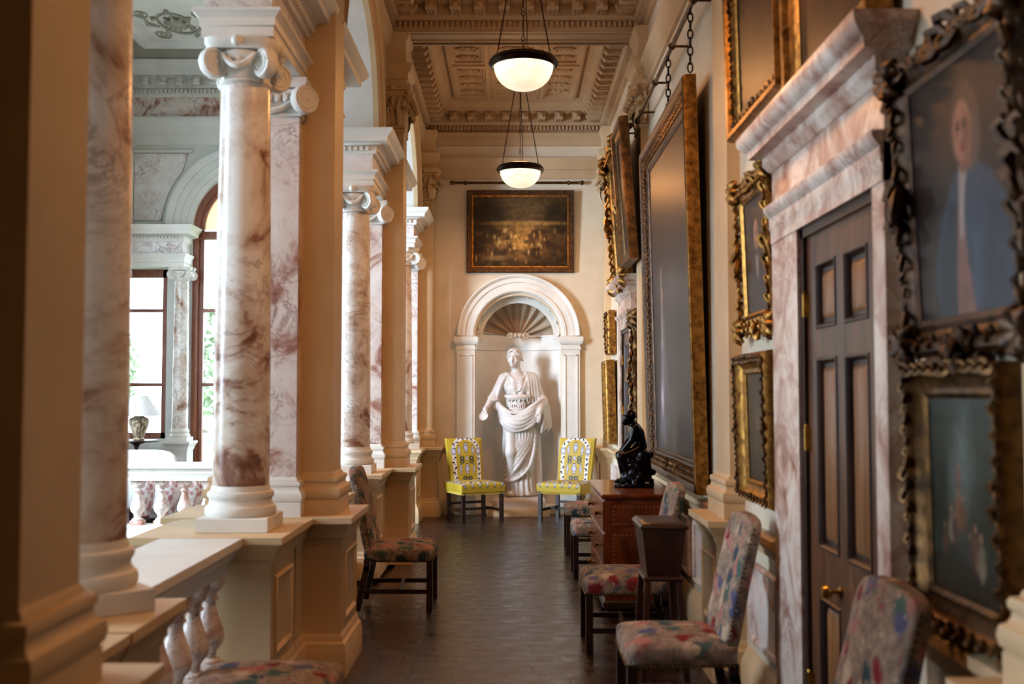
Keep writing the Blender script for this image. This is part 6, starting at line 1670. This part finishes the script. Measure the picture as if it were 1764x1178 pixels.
# her right arm (viewer's left) reaching down and out, sleeve to the elbow
S.cap((-.215, .0, 1.605), (-.335, -.035, 1.345), .064, .064, .05); S.cap((-.345, -.035, 1.36), (-.435, -.155, 1.215), .054, .034, .03)
for k in range(6): S.path(curve([(-.165 - .016 * k, -.055 + .010 * k, 1.655 - .012 * k), (-.245 - .012 * k, -.080 + .012 * k, 1.50), (-.300 - .015 * k, -.085 + .018 * k, 1.33)], 8), [.013, .014, .016, .016, .016, .018, .018, .016, .016], .014)
S.path(curve([(-.29, -.10, 1.315), (-.345, -.105, 1.31), (-.40, -.06, 1.325), (-.41, .0, 1.35)], 9), .018, .014)
for k in range(3): S.path(curve([(-.29 - .03 * k, -.06, 1.33), (-.285 - .03 * k, -.05, 1.22), (-.27 - .02 * k, -.03, 1.16)], 8), .022, .02)
S.ell((-.452, -.185, 1.185), (.034, .040, .040), .02)
for k in range(4):
    S.path([(-.462 - .004 * k, -.205 + .012 * k - .01, 1.165 + .006 * k), (-.492 - .004 * k, -.228 + .014 * k, 1.138 - .006 * k), (-.485, -.240 + .014 * k, 1.100 - .004 * k), (-.468, -.232 + .012 * k, 1.082)], [.0125, .012, .0115, .010], .006)
S.path([(-.440, -.205, 1.165), (-.438, -.245, 1.135), (-.452, -.262, 1.112)], [.015, .013, .011], .008)
# her left arm: upper arm under the mantle, forearm and hand over the roll
S.cap((.205, .01, 1.612), (.315, .02, 1.33), .062, .064, .05); S.cap((.32, .0, 1.32), (.302, -.185, 1.175), .058, .038, .03)
for k in range(5): S.path(curve([(.165 + .014 * k, -.055 + .02 * k, 1.655 - .008 * k), (.235 + .016 * k, -.065 + .025 * k, 1.5), (.275 + .020 * k, -.065 + .03 * k, 1.34)], 8), .015, .014)
S.ell((.287, -.215, 1.125), (.034, .026, .048), .02)
for k in range(4): S.path([(.268 + .013 * k, -.225, 1.10), (.262 + .012 * k, -.243, 1.062 - .004 * (k in (1, 2))), (.256 + .012 * k, -.240, 1.028 - .008 * (k in (1, 2))), (.256 + .011 * k, -.226, 1.008 - .008 * (k in (1, 2)))], [.0125, .0115, .0105, .009], .006)
S.path([(.268, -.22, 1.135), (.244, -.236, 1.105), (.240, -.242, 1.075)], [.014, .012, .010], .008)
# support at her side
S.cap((.255, .06, 0), (.245, .08, .80), .085, .07, .03)
# head turned a little to her right
HR = Matrix.Rotation(R(-16), 4, 'Z')
hc = np.array((-.055, -.035, 1.885))
def hp_(x, y, z): return tuple(hc + 1.08 * np.array(HR @ Vector((x, y, z))))
S.ell(hc, (.087, .106, .127), .03, HR); S.ell(hp_(0, -.035, -.065), (.058, .062, .058), .03, HR); S.ell(hp_(0, -.078, -.098), (.024, .022, .020), .02)
S.path([hp_(0, -.094, .022), hp_(0, -.108, -.012), hp_(0, -.116, -.034)], [.010, .013, .0165], .010)
for q in (-1, 1):
    S.ell(hp_(q * .034, -.096, .012), (.021, .012, .0125), .006, HR, cut=True); S.ell(hp_(q * .034, -.086, .010), (.015, .010, .009), .004, HR)
    S.path([hp_(q * .010, -.104, .030), hp_(q * .036, -.098, .034), hp_(q * .058, -.080, .024)], .0075, .008); S.ell(hp_(q * .047, -.078, -.035), (.022, .02, .024), .02); S.ell(hp_(q * .082, .0, -.005), (.012, .022, .030), .01, HR)
S.path([hp_(-.021, -.096, -.066), hp_(0, -.106, -.061), hp_(.021, -.096, -.066)], [.006, .009, .006], .006); S.path([hp_(-.016, -.095, -.078), hp_(0, -.102, -.081), hp_(.016, -.095, -.078)], [.006, .009, .006], .006)
S.build('figure', M_STATUE, st, 1)
# hair, drawn back under a fillet, and the dish
S = SDF((-.25, -.20, 1.74), (.13, .16, 2.06), .007)
S.ell(hp_(0, .022, .028), (.105, .107, .122), .02, HR); S.ell(hp_(0, .10, -.03), (.055, .055, .05), .03)
S.ell(hp_(0, -.085, -.02), (.066, .075, .105), .008, HR, cut=True)
for q in (-1, 1):
    for k in range(6):
        S.path([tuple(hp_(q * .006, -.078 + .012 * k, .108 - .002 * k)), hp_(q * .040, -.080 + .018 * k, .088), hp_(q * (.074 + .002 * k), -.052 + .020 * k, .045), hp_(q * .092, -.01 + .018 * k, .0 - .006 * k)], .0115, .006)
S.path([hp_(-.088, -.005, .075), hp_(-.05, -.045, .108), hp_(0, -.06, .118), hp_(.05, -.045, .108), hp_(.088, -.005, .075)], .010, .006)
S.build('hair', M_STATUE, st, 1)
m = MB(); m.lathe([(0, -.012), (.03, -.012), (.055, .0), (.064, .018), (.060, .018), (.05, .004), (.02, -.004), (0, -.004)], n=28, M=Matrix.Translation((-.472, -.262, 1.085)) @ Matrix.Rotation(R(62), 4, 'X') @ Matrix.Rotation(R(-14), 4, 'Y')); m.build('dish', M_STATUE, st)
pl = thing('statue_plinth', 'low grey stone block under the marble statue', 'plinth', (NX, YEND + .10, 0))
m = MB(); m.sweep(rect(-.36, -.37, .36, .24), [(.0, .10), (.0, .20), (-.01, .215), (-.02, .234)]); m.build('slab', M_STATUE, pl)
m = MB(); m.sweep(rect(-.42, -.42, .42, -.12), [(0, 0), (0, .09), (-.006, .10)]); m.build('step', M_CREAM, pl)

# ---- black bronze youth seated on a rock
br = thing('bronze_figure', 'black bronze of a seated youth bending over his knee, on the walnut chest', 'sculpture', (.975, 8.40, .904))
S = SDF((-.20, -.17, -.005), (.18, .17, .63), .0055)
S.ell((-.042, 0, .543), (.043, .038, .048), .01, Matrix.Rotation(R(-50), 4, 'Y')); S.ell((-.062, 0, .517), (.024, .027, .028), .015)
S.path([(-.082, 0, .531), (-.089, 0, .514)], [.006, .0085], .006); S.ell((-.068, 0, .494), (.012, .015, .011), .01)
S.cap((-.02, 0, .515), (.012, 0, .475), .027, .03, .02)
S.cap((.005, -.065, .462), (.005, .065, .462), .035, .035, .03); S.ell((.02, 0, .425), (.055, .075, .07), .03); S.ell((.042, 0, .365), (.048, .062, .06), .03); S.ell((.045, 0, .315), (.058, .075, .052), .03)
S.cap((.075, 0, .32), (.06, 0, .43), .02, .02, .03)
for s in (-1, 1):
    S.cap((.035, s * .042, .300), (-.100, s * .055, .245), .045, .033, .02); S.ell((-.105, s * .055, .240), (.030, .028, .032), .015)
    if s < 0: S.cap((-.102, s * .055, .235), (-.045, s * .05, .105), .032, .020, .012); S.cap((-.045, s * .05, .105), (-.035, s * .05, .07), .019, .02, .01); S.path([(-.03, s * .05, .062), (-.07, s * .05, .052), (-.105, s * .05, .040)], [.022, .020, .012], .01)
    else: S.cap((-.102, s * .055, .235), (-.085, s * .05, .085), .032, .020, .012); S.path([(-.078, s * .05, .055), (-.115, s * .05, .042), (-.145, s * .05, .034)], [.022, .018, .011], .01)
    S.cap((.0, s * .082, .458), (-.022, s * .092, .372), .030, .024, .015); S.cap((-.022, s * .092, .372), (-.098, s * .042, .283), .024, .016, .01)
    S.ell((-.112, s * .030, .268), (.020, .014, .018), .008)
    for q in range(4): S.path([(-.120, s * .030 + (q - 1.5) * .008, .265), (-.134, s * .026 + (q - 1.5) * .007, .255), (-.136, s * .024 + (q - 1.5) * .006, .240)], [.0060, .0056, .005], .003)
    S.path([(-.110, s * .018, .268), (-.126, s * .010, .262), (-.136, s * .008, .252)], [.007, .006, .005], .003)
S.ell((-.128, 0, .258), (.022, .022, .022), .006)
S.build('figure', M_BRONZE, br, 1)
S = SDF((-.10, -.08, .47), (.05, .08, .63), .0055)
S.ell((-.030, 0, .560), (.048, .044, .046), .01, Matrix.Rotation(R(-50), 4, 'Y'))
r = random.Random(8)
for k in range(34):
    a, b = r.uniform(-2.4, 2.4), r.uniform(-.2, 1.5); S.ell((-.030 + .043 * math.cos(b) * math.cos(a), .042 * math.cos(b) * math.sin(a), .562 + .043 * math.sin(b)), (.011, .011, .010), .004)
S.build('hair', M_BRONZE, br, 1)
S = SDF((-.20, -.15, -.005), (.18, .15, .31), .007)
S.ell((.055, 0, .16), (.085, .09, .125), .03); S.ell((.03, -.03, .25), (.055, .06, .04), .03); S.ell((.09, .02, .24), (.05, .06, .05), .03); S.ell((.02, -.05, .10), (.08, .05, .09), .03); S.ell((-.03, .02, .07), (.08, .07, .06), .03)
for k in range(26): a, b = r.uniform(0, 6.28), r.uniform(.03, .26); S.ell((.055 + .085 * math.cos(a), .088 * math.sin(a), b), (r.uniform(.02, .04), r.uniform(.02, .04), r.uniform(.015, .04)), .012)
sl, X, Y, Z = S.sub((-.2, -.15, -.005), (.18, .15, .06)); q = np.sqrt(((X + .0) / .165) ** 2 + (Y / .125) ** 2); S.smin(sl, np.maximum((q - 1) * .12, Z - .026 - .006 * np.sin(X * 60) * np.sin(Y * 50)).astype(np.float32), .015)
S.F[:, :, 0] = np.maximum(S.F[:, :, 0], .003)
S.build('rock', M_BRONZE, br, 1)

# ================================================================== OUTSIDE THE GREAT WINDOW
gd = struct('ground'); MB().box(-30, HY1 + .4, -4.4, 20, 60, -4.2).build('lawn', M_LAWN, gd)
tw = thing('terrace_parapet', 'pale stone terrace parapet outside the arched window', 'parapet', (-4, 24, -4.2))
MB().box(-9, -.2, 0, 9, .2, 4.75).build('wall', M_STONE, tw); MB().sweep(rect(-9, -.25, 9, .25), [(0, 4.75), (.06, 4.8), (.06, 4.9), (0, 4.93)]).build('coping', M_STONE, tw)
def tree(x, y, h, rad, seed, label):
    r = random.Random(seed); t = thing('tree', label, 'tree', (x, y, -4.2), 0, 'trees outside the great window'); m = MB()
    m.tube([(0, 0, 0), (.1, 0, h * .3), (-.1, .1, h * .6), (0, 0, h * .85)], [.3, .24, .16, .06], 8)
    for k in range(9):
        a = r.uniform(0, 6.28); z = h * r.uniform(.35, .75); m.tube([(0, 0, z), (math.cos(a) * rad * .5, math.sin(a) * rad * .5, z + rad * .3), (math.cos(a) * rad * .85, math.sin(a) * rad * .85, z + rad * .5)], [.10, .06, .02], 5)
    m.build('trunk', M_BARK, t)
    m = MB()
    for k in range(5200):
        a = r.uniform(0, 6.28); b = math.acos(r.uniform(-.7, 1)); q = rad * r.uniform(.45, 1) ** .5; p = V(q * math.sin(b) * math.cos(a), q * math.sin(b) * math.sin(a), h * .68 + q * math.cos(b) * 1.15)
        e = V(r.gauss(0, 1), r.gauss(0, 1), r.gauss(0, 1)).normalized() * .16; f = e.orthogonal().normalized() * .09; m.add([p - e, p + f, p + e, p - f], [(0, 1, 2, 3)])
    stuff(m.build('foliage', M_LEAF, t))
tree(-13.2, 31, 9.5, 2.0, 1, 'pale leafy tree outside the left side light'); tree(-8.8, 33, 10, 2.1, 2, 'pale leafy tree outside the arched window'); tree(-4.2, 34, 9.5, 2.0, 3, 'leafy tree outside, hidden by the veined column')
